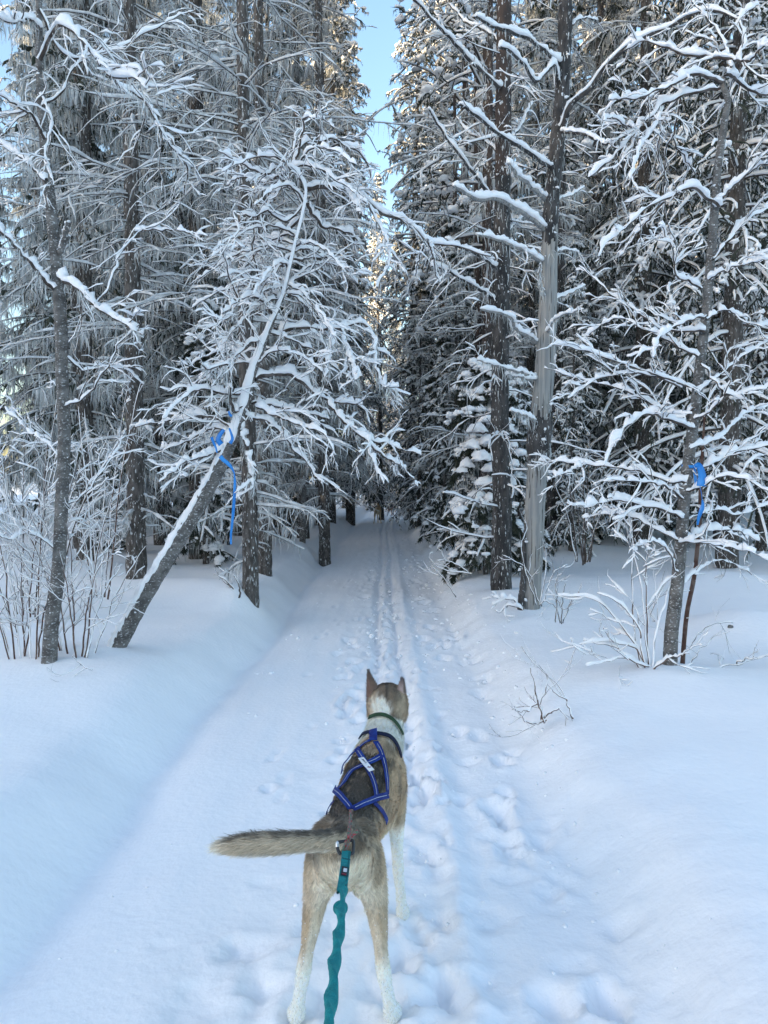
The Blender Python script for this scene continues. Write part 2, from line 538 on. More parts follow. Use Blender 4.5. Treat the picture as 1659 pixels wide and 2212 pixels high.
    o['label'] = 'deep snow with a trodden ski and sled trail through it'
build_ground()

def crumbs():
    """small loose lumps thrown up along the trail"""
    rg = rng_of(15)
    n = 1500
    y = np.exp(rg.uniform(np.log(1.6), np.log(16), n))
    lane = rg.choice([-0.85, -0.2, 0.05, 0.3, 0.62, 0.82, 0.9], n, p=[.06, .16, .2, .16, .16, .16, .1])
    x = lane + rg.normal(size=n) * 0.09 + trail_mid(y)
    s = (0.002 + 0.010 * rg.uniform(size=n) ** 4) * np.clip(y / 3.5, 0.6, 2)
    c = np.stack([x, y, H(x, y) + s * 0.1], -1)
    o = Geo().add(*blobs(c, np.stack([s * rg.uniform(.7, 1.4, n), s * rg.uniform(.7, 1.4, n), s * .8], -1), rg, ICO0, .25, 1)).obj('snow_crumbs', M['ground'])
    o['kind'] = 'stuff'
    o['label'] = 'loose crumbs of snow along the trodden trail'
crumbs()
# ------------------------------------------------------------------ trunks
def trunk_geo(P, R, k=18, n=80, relief=0.10, seed=0, fine=0.05, flare=0.0):
    """one tapering trunk with bark relief; P coarse points, R radii at them"""
    P = np.asarray(P, float)
    C = catmull(P, n)
    d = np.concatenate([[0], np.cumsum(np.linalg.norm(np.diff(P, axis=0), axis=1))])
    dd = np.concatenate([[0], np.cumsum(np.linalg.norm(np.diff(C, axis=0), axis=1))])
    r = np.interp(dd / dd[-1], d / d[-1], R)
    if flare:
        r = r * (1 + flare * np.exp(-dd / 0.16))
    v, f = tubes(C[None], r[None], k)
    v = v.reshape(n, k, 3)
    o = nrm(v - C[:, None])
    a = np.arange(k)[None] * 2 * np.pi / k
    rr = r[:, None]
    q = v / max(rr.mean(), 0.02)
    disp = relief * noise3(q[..., 0] * 0.9 + seed, q[..., 1] * 0.9, q[..., 2] * 0.16) + fine * noise3(q[..., 0] * 2.6 + seed, q[..., 1] * 2.6, q[..., 2] * 0.8)
    disp = disp + fine * 0.6 * noise3(q[..., 0] * 5, q[..., 1] * 5 + seed, q[..., 2] * 2.5)
    v = v + o * (disp * rr)[..., None]
    return v.reshape(-1, 3), f, C, r

def bark_snow(C, r, num, rg, size=0.02, lo=0.0, hi=1.0):
    """flecks of snow caught on the bark"""
    i = (rg.uniform(lo, hi, num) * (len(C) - 1)).astype(int)
    a = rg.uniform(0, 2 * np.pi, num)
    d = np.stack([np.cos(a), np.sin(a), np.zeros(num)], -1)
    s = size * rg.uniform(0.1, 1.0, num) ** 1.5 * 1.3
    c = C[i] + d * (r[i] * 0.98)[:, None]
    S = np.stack([s * rg.uniform(0.4, 1.5, num), s * rg.uniform(0.4, 1.5, num), s * rg.uniform(0.3, 1.1, num)], -1)
    return blobs(c, S, rg, ICO0, 0.4, 0.8)

# ------------------------------------------------------------------ spruces and pines of the wood
def conifer(seed, Ht, r0, zc, nb, L0, kind, q=1.0):
    """meshes of one tree standing at the origin: dict part name -> (mesh, material)"""
    rg = rng_of(seed)
    lean = rg.normal(size=2) * 0.012 * Ht
    tp = np.array([[0, 0, -0.3], [lean[0] * .1, lean[1] * .1, Ht * .25], [lean[0] * .4, lean[1] * .4, Ht * .6], [lean[0], lean[1], Ht]])
    v, f, C, r = trunk_geo(tp, [r0 * 1.08, r0 * .86, r0 * .5, 0.01], 10, 60, 0.10, seed, 0.07, 0.25)
    gt = Geo().add(v, f)
    u = np.sort(rg.uniform(0, 1, nb))
    zb = zc + (Ht - 0.25 - zc) * u
    az = np.arange(nb) * 2.399 + rg.normal(size=nb) * 0.5
    rel = (zb - zc) / (Ht - zc)
    cx = np.interp(zb, C[:, 2], C[:, 0]); cy = np.interp(zb, C[:, 2], C[:, 1])
    base = np.stack([cx, cy, zb], -1)
    if kind == 'pine':
        L = L0 * np.sqrt(np.clip(1 - rel ** 2, 0, 1)) * rg.uniform(0.45, 1.1, nb) + 0.3
        el = 0.25 + 0.7 * rel + rg.normal(size=nb) * 0.2
        gv = -0.55 * (1 - rel)
    else:
        L = L0 * (1 - rel) ** 0.75 * rg.uniform(0.5, 1.12, nb) + 0.12
        el = -0.12 + 0.75 * rel ** 1.5 + rg.normal(size=nb) * 0.14
        gv = np.full(nb, -0.42 if kind == 'frost' else -0.60)
    d = np.stack([np.cos(az) * np.cos(el), np.sin(az) * np.cos(el), np.sin(el)], -1)
    P = grow(base, d, L, 8, gv, 0.07, rg, 0.55 if kind != 'pine' else 0.2)
    R = (0.006 + 0.0085 * L)[:, None] * np.linspace(1, 0.3, 8)[None]
    # secondary branchlets
    ns = max(4, int((10 if kind != 'frost' else 9) * q))
    idx = np.repeat(np.arange(nb), ns)
    s = (np.tile(np.arange(ns), nb) + rg.uniform(0, 1, nb * ns)) / ns * 0.86 + 0.13
    if kind == 'pine':
        s = 0.35 + 0.65 * s
    b2, t2, r2 = sample(P, R, idx, np.clip(s, 0, 0.995))
    sd = np.where(np.tile(np.arange(ns), nb) % 2 == 0, 1, -1)[:, None]
    side = nrm(np.cross(t2, np.array([0, 0, 1.0])) + 1e-4)
    an = rg.uniform(0.7, 1.15, len(idx))[:, None]
    d2 = t2 * np.cos(an) + side * sd * np.sin(an) + np.array([0, 0, -0.22])
    if kind == 'pine':
        d2 = d2 + rg.normal(size=d2.shape) * 0.35
    L2 = L[idx] * ((0.50 - 0.33 * s) if kind == 'pine' else (0.36 - 0.22 * s)) * rg.uniform(0.5, 1.3, len(idx)) + 0.07
    P2 = grow(b2, d2, L2, 5, -0.55 if kind == 'laden' else -0.4, 0.16, rg)
    R2 = np.clip(r2 * 0.6, 0.003, 0.02)[:, None] * np.linspace(1, 0.35, 5)[None]
    # fingers
    nt = max(2, int((8 if kind != 'frost' else 2.4) * q))
    i3 = np.repeat(np.arange(len(idx)), nt)
    s3 = rg.uniform(0.2, 0.98, len(i3))
    b3, t3, r3 = sample(P2, R2, i3, s3)
    side3 = nrm(np.cross(t3, np.array([0, 0, 1.0])) + 1e-4)
    sg = np.where(rg.uniform(size=len(i3)) < 0.5, 1, -1)[:, None]
    d3 = t3 * 0.75 + side3 * sg * rg.uniform(0.3, 0.9, len(i3))[:, None] + np.array([0, 0, -0.35 if kind != 'laden' else -0.6])
    fr = kind == 'frost'
    n3 = 3
    L3 = np.clip(L2[i3] * rg.uniform(0.18, 0.5, len(i3)), 0.05, 0.30 if fr else 0.17)
    P3 = grow(b3, d3, L3, n3, -0.6, 0.18, rg)
    R3 = np.full((len(i3), n3), 0.0028) * np.linspace(1, 0.5, n3)
    gb, gs, gn, gl = Geo(), Geo(), Geo(), Geo()
    gb.add(*tubes(P, R, 4))
    if kind == 'frost':
        gb.add(*tubes(P2, R2, 3))
        gb.add(*tubes(P3, R3 * 1.3, 3))
        gs.add(*snow_tubes(P, R, 0.015, 5, seed + 1, 0.30, 0.2))
        gs.add(*snow_tubes(P2, R2, 0.016, 4, seed + 2, 0.25, 0.25))
        gs.add(*snow_tubes(P3, R3, 0.014, 4, seed + 3, 0.15, 0.3))
        # beard lichen
        nl = int(12000 * q)
        ii = rg.integers(0, nb, nl)
        bl, _, _ = sample(P, R, ii, rg.uniform(0.08, 0.98, nl))
        gl.add(*strands(bl + rg.normal(size=(nl, 3)) * 0.02, rg.uniform(0.06, 0.42, nl) ** 1.1, rg.uniform(0.005, 0.013, nl), rg, 0.16))
        i2 = rg.integers(0, len(idx), nl)
        bl, _, _ = sample(P2, R2, i2, rg.uniform(0.08, 0.98, nl))
        gl.add(*strands(bl, rg.uniform(0.05, 0.28, nl), rg.uniform(0.003, 0.009, nl), rg, 0.2))
        # living tufts
        nl = int(11000 * q)
        i2 = rg.choice(np.where(s < 0.62)[0], nl)
        bl, tl, _ = sample(P2, R2, i2, rg.uniform(0, 0.8, nl))
        gn.add(*strands(bl + rg.normal(size=(nl, 3)) * 0.03, rg.uniform(0.05, 0.16, nl), rg.uniform(0.008, 0.018, nl), rg, 0.3, 2, True, tl * 0.6 + np.array([0, 0, -0.6]) + rg.normal(size=tl.shape) * 0.5))
        m = int(len(idx) * 0.16)
        pick = rg.choice(len(idx), m, replace=False)
        gn.add(*tubes(P2[pick], np.clip(R2[pick] * 0 + 0.030, 0, 1) * np.array([.6, 1, 1, .8, .2]), 4, 0.35, seed))
    else:
        th = 0.018
        gn.add(*tubes(P2, np.full_like(R2, 0.012) * np.array([.6, 1, 1.05, .9, .25]), 3, 0.35, seed + 4))
        # needles: short fringes round every finger and branchlet
        nl = int((36000 if kind == 'laden' else 20000) * q)
        i2 = rg.integers(0, len(i3), nl)
        bl, tl, _ = sample(P3, R3, i2, rg.uniform(0, 0.99, nl))
        gn.add(*strands(bl + rg.normal(size=(nl, 3)) * 0.008, rg.uniform(0.035, 0.10, nl), rg.uniform(0.005, 0.011, nl), rg, 0.3, 2, True, tl * 0.7 + np.array([0, 0, -0.45]) + rg.normal(size=tl.shape) * 0.55))
        nl = int(8000 * q)
        i2 = rg.integers(0, len(idx), nl)
        bl, tl, _ = sample(P2, R2, i2, rg.uniform(0, 0.99, nl))
        gn.add(*strands(bl, rg.uniform(0.04, 0.12, nl), rg.uniform(0.006, 0.012, nl), rg, 0.3, 2, True, tl * 0.6 + np.array([0, 0, -0.5]) + rg.normal(size=tl.shape) * 0.5))
        am = 0.026 if kind == 'laden' else 0.034
        gs.add(*snow_tubes(P, R * 1.4, 0.035, 5, seed + 1, 0.25, 0.2))
        keep = rg.uniform(size=len(idx)) < (0.30 if kind == 'laden' else 0.5)
        gs.add(*snow_tubes(P2[keep] + np.array([0, 0, th * 0.35]), np.full_like(R2[keep], th * 0.9), am * 1.2, 5, seed + 2, 0.36, 0.35, 0.9))
        clump = noise3(b3[:, 0] * 1.1 + seed, b3[:, 1] * 1.1, b3[:, 2] * 1.3) + 0.35 * rg.normal(size=len(i3))
        keep = clump > (0.22 if kind == 'laden' else -0.12)
        gs.add(*snow_tubes(P3[keep] + np.array([0, 0, th * 0.4]), np.full((int(keep.sum()), n3), th * 0.75), am * rg.uniform(0.3, 1.1, int(keep.sum())), 4, seed + 3, 0.0, 0.45, 0.9))
        m_ = int(1500 * q)
        i2 = rg.choice(np.where(keep)[0], m_)
        c, _, _ = sample(P3, R3, i2, rg.uniform(0.1, 0.9, m_))
        sz = rg.uniform(0.018, 0.05, m_)
        gs.add(*blobs(c + np.array([0, 0, 0.025]), np.stack([sz * rg.uniform(.8, 1.6, m_), sz * rg.uniform(.8, 1.6, m_), sz * 0.7], -1), rg, ICO0, 0.2, 0.5))
        nbq = int((450 if kind == 'pine' else 260) * q)
        i2 = rg.integers(0, len(idx), nbq)
        c, _, _ = sample(P2, R2, i2, rg.uniform(0.3, 0.95, nbq))
        sz = rg.uniform(0.03, 0.10, nbq) * (1.25 if kind == 'pine' else 0.9)
        gs.add(*blobs(c + np.array([0, 0, 0.05]), np.stack([sz, sz * rg.uniform(.7, 1.2, nbq), sz * 0.75], -1), rg, ICO1, 0.13, 0.5))
        if kind == 'laden':
            nl = int(2500 * q)
            ii = rg.integers(0, nb, nl)
            bl, _, _ = sample(P, R, ii, rg.uniform(0.05, 0.6, nl))
            gl.add(*strands(bl, rg.uniform(0.05, 0.35, nl), rg.uniform(0.004, 0.009, nl), rg, 0.16))
    # dead lower twigs below the crown
    if zc > 1.0:
        nd = int(6 * zc)
        z0 = rg.uniform(0.5, zc, nd)
        a0 = rg.uniform(0, 6.283, nd)
        dd = np.stack([np.cos(a0), np.sin(a0), rg.normal(size=nd) * 0.15 - 0.05], -1)
        Pd = grow(np.stack([z0 * 0, z0 * 0, z0], -1), dd, rg.uniform(0.25, 1.3, nd), 7, -0.25, 0.12, rg)
        Rd = np.full((nd, 7), 0.008) * np.linspace(1, .3, 7)
        gb.add(*tubes(Pd, Rd, 4)); gs.add(*snow_tubes(Pd, Rd, 0.022, 5, seed + 8, 0.35, 0.1))
        i2 = np.repeat(np.arange(nd), 5)
        b2, t2, _ = sample(Pd, Rd, i2, rg.uniform(0.3, 0.95, len(i2)))
        P2d = grow(b2, t2 + rg.normal(size=t2.shape) * 0.7, rg.uniform(0.08, 0.35, len(i2)), 4, -0.3, 0.15, rg)
        R2d = np.full((len(i2), 4), 0.004)
        gb.add(*tubes(P2d, R2d, 3)); gs.add(*snow_tubes(P2d, R2d, 0.016, 4, seed + 9, 0.2, 0.2))
    gs.add(*bark_snow(C, r, int(60 * q), rg, 0.018, 0, 0.5))
    out = {'trunk': (gt.mesh('trunk', M['redpine' if kind == 'pine' else 'bark']), None)}
    out['branches'] = gb.mesh('branches', M['twig'] if kind != 'frost' else M['bark'])
    out['trunk'] = out['trunk'][0]
    if gn.n: out['needles'] = gn.mesh('needles', M['needle'])
    out['snow'] = gs.mesh('snow', M['snow'] if kind != 'frost' else M['frost'])
    if gl.n: out['lichen'] = gl.mesh('lichen', M['lichen'])
    return out

def stand(meshes, name, label, x, y, rz, sc, group=None, z=None):
    t = thing(name, label, 'tree', (x, y, hz(x, y) if z is None else z), group)
    t.rotation_euler = (0, 0, rz)
    t.scale = (sc, sc, sc)
    for n in ('trunk', 'branches', 'needles', 'snow', 'lichen'):
        if n in meshes:
            o = link({'branches': 'branch_mass', 'needles': 'foliage'}.get(n, n), meshes[n], t)
            if n != 'trunk': o['kind'] = 'stuff'
    return t

PROTO = dict(
    frost=[conifer(11, 17, 0.13, 1.6, 190, 1.65, 'frost'), conifer(12, 19, 0.15, 2.4, 200, 1.75, 'frost'), conifer(13, 14, 0.11, 0.9, 150, 1.35, 'frost', 0.9)],
    laden=[conifer(21, 18, 0.15, 1.3, 215, 2.0, 'laden', 0.8), conifer(22, 15, 0.12, 1.0, 180, 1.65, 'laden', 0.8), conifer(23, 9, 0.08, 0.25, 115, 1.3, 'laden', 0.8)],
    pine=[conifer(31, 17, 0.15, 7.5, 75, 2.0, 'pine', 0.62), conifer(32, 15, 0.13, 5.2, 80, 1.8, 'pine', 0.62)],
    small=[conifer(41, 2.9, 0.035, 0.12, 46, 0.78, 'laden', 0.6), conifer(42, 4.6, 0.05, 0.2, 62, 0.95, 'laden', 0.58)],
)

KINDS = dict(frost=('frosted_spruce', 'lichen hung spruce'), laden=('snowy_spruce', 'dark snowy spruce'),
             pine=('pine_tree', 'bare trunked pine'), small=('young_spruce', 'young snowy spruce'))

def zone(x, y):
    """where a tree of the wood is seen, in words, by the things it stands behind"""
    u = 829.5 + x / y / KPX
    far = ' deep in the wood' if y > 24 else ''
    if u < 230: z = 'behind the slim birch at the left edge'
    elif u < 470: z = 'behind the lower trunk of the leaning birch'
    elif u < 640: z = 'behind the snowy limbs of the leaning birch'
    elif u < 830: z = 'along the left side of the trail' if y < 34 else 'past the far end of the trail'
    elif u < 1000: z = 'along the right side of the trail' if y < 34 else 'past the far end of the trail'
    elif u < 1130: z = 'behind the dark rough pine'
    elif u < 1290: z = 'behind the dead pine'
    elif u < 1480: z = 'between the dead pine and the ribboned birch'
    else: z = 'behind the ribboned birch'
    return z + far

def back(kind, i, x, y, rz, sc, far=False):
    n, l = KINDS[kind]
    w = zone(x, y)
    ms = PROTO[kind]
    return stand(ms[i % len(ms)], n, l + ' ' + w, x, y, rz, sc, n.replace('_', ' ') + 's ' + w)

def wood():
    rg = rng_of(101)
    # trees one can pick out, then the rest of the wood by scatter
    spots = []
    def add(kind, i, x, y, sc=1.0, far=False, rad=0.8):
        spots.append((x, y, rad))
        back(kind, i, x, y, rg.uniform(0, 6.28), sc, far)
    for (u, y, kind, i, sc) in [
        # left of the trail
        (430, 11.5, 'frost', 1, 1.0), (655, 15.5, 'frost', 0, 0.95), (175, 12.5, 'frost', 0, 1.0), (345, 14.0, 'frost', 2, 1.0),
        (600, 20.0, 'laden', 0, 1.0), (520, 17.0, 'frost', 1, 1.0), (715, 22.0, 'frost', 1, 0.95), (700, 28.0, 'pine', 0, 1.0),
        (690, 20.5, 'pine', 1, 1.0), (757, 25, 'laden', 0, 1.05), (888, 27, 'laden', 0, 1.2), (955, 21.5, 'pine', 1, 1.05), (745, 33.0, 'laden', 1, 1.1), (450, 22.0, 'frost', 0, 1.05), (640, 26.0, 'frost', 0, 1.0), (575, 30.0, 'laden', 0, 1.0), (285, 20.0, 'laden', 1, 0.9),
        # right of the trail
        (1000, 17.5, 'pine', 0, 0.95), (960, 24.0, 'laden', 1, 1.0), (1055, 13.0, 'pine', 1, 1.0), (935, 30.0, 'pine', 1, 1.05), (1035, 20.5, 'frost', 2, 1.0),
        (1385, 13.2, 'laden', 0, 1.0), (1560, 14.5, 'laden', 0, 1.0), (1275, 15.0, 'frost', 0, 1.0), (1330, 18.0, 'laden', 1, 1.0), (1480, 15.0, 'laden', 1, 1.0),
        (1650, 12.2, 'laden', 1, 1.0), (1140, 17.0, 'frost', 2, 1.0), (1215, 22.0, 'pine', 0, 1.0), (1110, 25.0, 'laden', 0, 0.9), (985, 14.8, 'laden', 2, 0.75),
        (905, 21.0, 'laden', 2, 0.8), (1235, 11.8, 'laden', 2, 0.55),
    ]:
        add(kind, i, pix(u, 1100, y)[0], y, sc)
    for (x, y, kind, i, sc) in [(-1.0, 38, 'laden', 2, 0.8), (1.6, 39, 'laden', 1, 0.95), (-0.35, 46, 'laden', 0, 1.12), (0.8, 52, 'frost', 1, 1.0), (-0.9, 56, 'laden', 0, 1.2), (0.3, 44, 'laden', 1, 0.75), (2.6, 43, 'laden', 0, 1.0), (-2.0, 42, 'small', 1, 1.0),
                                (0.55, 37, 'small', 1, 0.9), (-0.25, 35.5, 'small', 0, 1.0), (1.35, 36.2, 'small', 1, 0.8), (0.95, 40, 'laden', 2, 0.75), (-2.2, 50, 'pine', 1, 1.0), (-3.6, 54, 'laden', 1, 1.1), (1.2, 55, 'pine', 1, 0.8)]:
        add(kind, i, x, y, sc, True)
    n = 0
    for _ in range(4000):
        y = rg.uniform(9.5, 58)
        x = rg.uniform(-1, 1) * (0.52 * y + 3.0)
        c = float(trail_mid(y))
        edge = 2.6 if y < 18 else 2.2
        if y > 36: edge = 1.2
        if abs(x - c) < edge + rg.uniform(0, 0.6): continue
        if x < -0.42 * y and y > 9 and rg.uniform() < 0.93: continue
        if x < -10.5 and y > 19 and rg.uniform() < 0.85: continue
        if y > 27 and x < c - 3.4: continue
        if y > 37 and x < c + 1.0: continue      # thinner wood towards the left edge
        md = 1.5 + 0.025 * y
        if any((x - a) ** 2 + (y - b) ** 2 < md * md for a, b, _ in spots): continue
        if y < 11 and abs(x) < 4.0: continue
        t = rg.uniform()
        if x < c:
            kind = 'frost' if t < 0.62 else ('laden' if t < 0.85 else 'pine')
        else:
            kind = 'laden' if t < 0.55 else ('frost' if t < 0.75 else 'pine')
        i = int(rg.integers(0, 3))
        add(kind, i, x, y, rg.uniform(0.85, 1.12))
        n += 1
        if n > 150: break
    # young growth under the big trees
    for _ in range(46):
        y = rg.uniform(10, 34)
        sd = -1 if rg.uniform() < 0.45 else 1
        x = float(trail_mid(y)) + sd * rg.uniform(2.0, 0.42 * y)
        back('small', int(rg.integers(0, 2)), x, y, rg.uniform(0, 6.28), rg.uniform(0.45, 1.0))
    # unseen wood added towards the sun to keep its low light off the trail
    g, gt = Geo(), Geo()
    r2 = rng_of(9)
    for j in range(148):
        a_, d_ = -52 + 104 * (j % 37) / 36 + r2.normal() * 0.8, 60 + 5 * (j // 37) + abs(r2.normal()) * 2
        hx, hy = float(SUND.x) / math.cos(SUN_EL), float(SUND.y) / math.cos(SUN_EL)
        x, y = hx * d_ - hy * a_, hy * d_ + hx * a_ + 14
        Ht = 14.0 + r2.normal() * 1.2
        z = hz(x, y)
        gt.add(*tubes(np.array([[[x, y, z - .2], [x, y, z + Ht * .5], [x, y, z + Ht]]]), np.array([[.16, .1, .01]]), 4))
        nb = 84
        zb = z + 0.4 + (Ht - 0.5) * r2.uniform(0, 1, nb)
        L = 3.2 * (1 - (zb - z) / Ht) ** .7 + .2
        a = r2.uniform(0, 6.28, nb)
        P = grow(np.stack([np.full(nb, x), np.full(nb, y), zb], -1), np.stack([np.cos(a), np.sin(a), a * 0 - .1], -1), L, 3, -.6, .05, r2)
        g.add(*tubes(P, np.array([[.12, .42, .12]]) * np.ones((nb, 1)), 3, .2, j))
    o = g.obj('sun_block_forest', M['needle']); o['kind'] = 'stuff'; o['label'] = 'unseen spruce wood added on the sun side to block the low sun'
    gt.obj('trunk', M['bark'], o)
wood()

def single_out():
    """give the trees of one place labels that say which is nearest, leftmost or rightmost"""
    by = {}
    for o in bpy.data.objects:
        if o.parent is None and o.get('category') == 'tree' and o.get('group'):
            by.setdefault(o['group'], []).append(o)
    for g, os_ in by.items():
        os_.sort(key=lambda o: o.location.y)
        if len(os_) == 1:
            del os_[0]['group']
        elif len(os_) == 2:
            os_[0]['label'] = 'nearer ' + os_[0]['label']
            os_[1]['label'] = 'farther ' + os_[1]['label']
        else:
            os_[0]['label'] = 'nearest ' + os_[0]['label']
            r = sorted(os_[1:], key=lambda o: o.location.x / o.location.y)
            r[0]['label'] = 'leftmost ' + r[0]['label']
            r[-1]['label'] = 'rightmost ' + r[-1]['label']
            if len(r) == 3: r[1]['label'] = 'middle ' + r[1]['label']
single_out()
# ------------------------------------------------------------------ the trees one can name
def limb(root, px, y0, dy, r0, r1, m, amt, rg, twig=7.0, tl=0.45, sub=3, name='limb', n=36, gap=0.30, droop=-0.35, tr=0.0042, tw_amt=0.5, lich=0, part_label=None, s0=0.12):
    """one limb of a named tree with its twigs (one mesh) and the snow lying on it (its sub-part)"""
    px = np.asarray(px, float)
    s = np.linspace(0, 1, len(px))
    pts = np.array([pix(u, v, y0 + dy * t) for (u, v), t in zip(px, s)])
    C = catmull(pts, n)[None]
    ln = float(np.linalg.norm(np.diff(C[0], axis=0), axis=1).sum())
    C[0, 1:] += smooth1(rg.normal(size=(1, n, 3)), 1)[0, 1:] * 0.007
    R = np.linspace(r0, r1, n)[None]
    gb, gs = Geo(), Geo()
    gb.add(*tubes(C, R, 7, 0.06, int(rg.integers(1e6))))
    gs.add(*snow_tubes(C, R, amt, 8, int(rg.integers(1e6)), gap, 0.08, 0.9))
    nt = max(2, int(ln * twig)) if twig else 0
    if nt:
        idx = np.zeros(nt, int)
        st = rg.uniform(s0, 0.98, nt)
        b, t, r = sample(C, R, idx, st)
        side = nrm(np.cross(t, rg.normal(size=(nt, 3))))
        d = t * rg.uniform(0.5, 1.0, nt)[:, None] + side * rg.uniform(0.5, 1.0, nt)[:, None]
        L = tl * rg.uniform(0.35, 1.25, nt) * (1.1 - 0.5 * st)
        P2 = grow(b, d, L, 8, droop * rg.uniform(-0.3, 1.3, nt), 0.20, rg)
        R2 = np.minimum(r * 0.7, tr)[:, None] * np.linspace(1, 0.45, 8)[None]
        gb.add(*tubes(P2, R2, 3))
        gs.add(*snow_tubes(P2, R2, amt * tw_amt, 5, int(rg.integers(1e6)), 0.33, 0.16, 0.75))
        if sub:
            i3 = np.repeat(np.arange(nt), sub)
            b3, t3, r3 = sample(P2, R2, i3, rg.uniform(0.25, 0.95, len(i3)))
            d3 = t3 * 0.8 + nrm(rg.normal(size=t3.shape)) * 0.6
            P3 = grow(b3, d3, L[i3] * rg.uniform(0.2, 0.6, len(i3)), 4, droop * 0.8, 0.2, rg)
            R3 = np.minimum(r3 * 0.7, tr * 0.55)[:, None] * np.linspace(1, 0.6, 4)[None]
            gb.add(*tubes(P3, R3, 3))
            gs.add(*snow_tubes(P3, R3, amt * tw_amt * 0.75, 4, int(rg.integers(1e6)), 0.18, 0.2, 0.7))
    o = gb.obj(name, m, root)
    so = gs.obj('snow', M['snow'], o)
    if nt: so['kind'] = 'stuff'
    if lich:
        gl = Geo()
        bl, _, _ = sample(C, R, np.zeros(lich, int), rg.uniform(0.1, 1, lich))
        gl.add(*strands(bl + rg.normal(size=(lich, 3)) * 0.012, rg.uniform(0.03, 0.16, lich), rg.uniform(0.002, 0.005, lich), rg, 0.2))
        gl.obj('lichen', M['lichen'], o)
    if part_label: o['label'] = part_label
    return o

def near_trunk(root, px, y0, dy, widths, m, seed, k=26, n=180, relief=0.08, fine=0.05, flecks=120, fsize=0.012, base_drop=0.12, name='trunk', snow_side=0.0, y_base=None, flare=0.25, lichen=0, ragged=0.0):
    """trunk through photo positions with widths in photo pixels"""
    rg = rng_of(seed)
    s = np.linspace(0, 1, len(px))
    ys = [y0 + dy * t for t in s]
    P = [np.array(pix(u, v, y)) for (u, v), y in zip(px, ys)]
    R = [w * 0.5 * KPX * y for w, y in zip(widths, ys)]
    base_drop = base_drop + 0.35 if base_drop > 0.01 else base_drop
    P.insert(0, P[0] + (P[0] - P[1]) / np.linalg.norm(P[0] - P[1]) * base_drop); R.insert(0, R[0])
    v, f, C, r = trunk_geo(P, R, k, n, relief, seed, fine, flare)
    if ragged:
        # torn ends: the sheet of bark dives under the wood along an uneven edge
        v = v.reshape(n, k, 3)
        a = np.arange(k) * 2 * np.pi / k
        e = noise3(np.cos(a) * 1.6, np.sin(a) * 1.6, seed * .7) * 0.8 + noise3(np.cos(a) * 4, np.sin(a) * 4, seed * .3) * 0.6
        t = np.linspace(0, 1, n)[:, None]
        lo = ragged * (0.6 + e[None]); hi = 1 - ragged * (0.6 - np.roll(e, 5)[None])
        cut = (t < lo) | ((t > hi) & (ragged > 0.1))
        v = np.where(cut[..., None], C[:, None] + (v - C[:, None]) * 0.72, v).reshape(-1, 3)
    o = Geo().add(v, f).obj(name, m, root)
    gs = Geo()
    if flecks:
        gs.add(*bark_snow(C, r, flecks, rg, fsize))
    if snow_side:
        gs.add(*snow_tubes(C[None] , r[None] * 1.02, snow_side, 14, seed + 3, 0.05, 0.0, 0.3))
    if gs.n:
        gs.obj('snow', M['snow'], o)['kind'] = 'stuff'
    if lichen:
        i = rg.integers(0, n, lichen)
        a = rg.uniform(0, 6.283, lichen)
        b = C[i] + np.stack([np.cos(a), np.sin(a), a * 0], -1) * r[i][:, None]
        Geo().add(*strands(b, rg.uniform(0.03, 0.14, lichen), rg.uniform(0.003, 0.008, lichen), rg, 0.25)).obj('lichen', M['lichen'], o)
    return o, C, r

def base_of(u, v, y):
    p = pix(u, v, y)
    return (p[0], p[1], hz(p[0], p[1]))

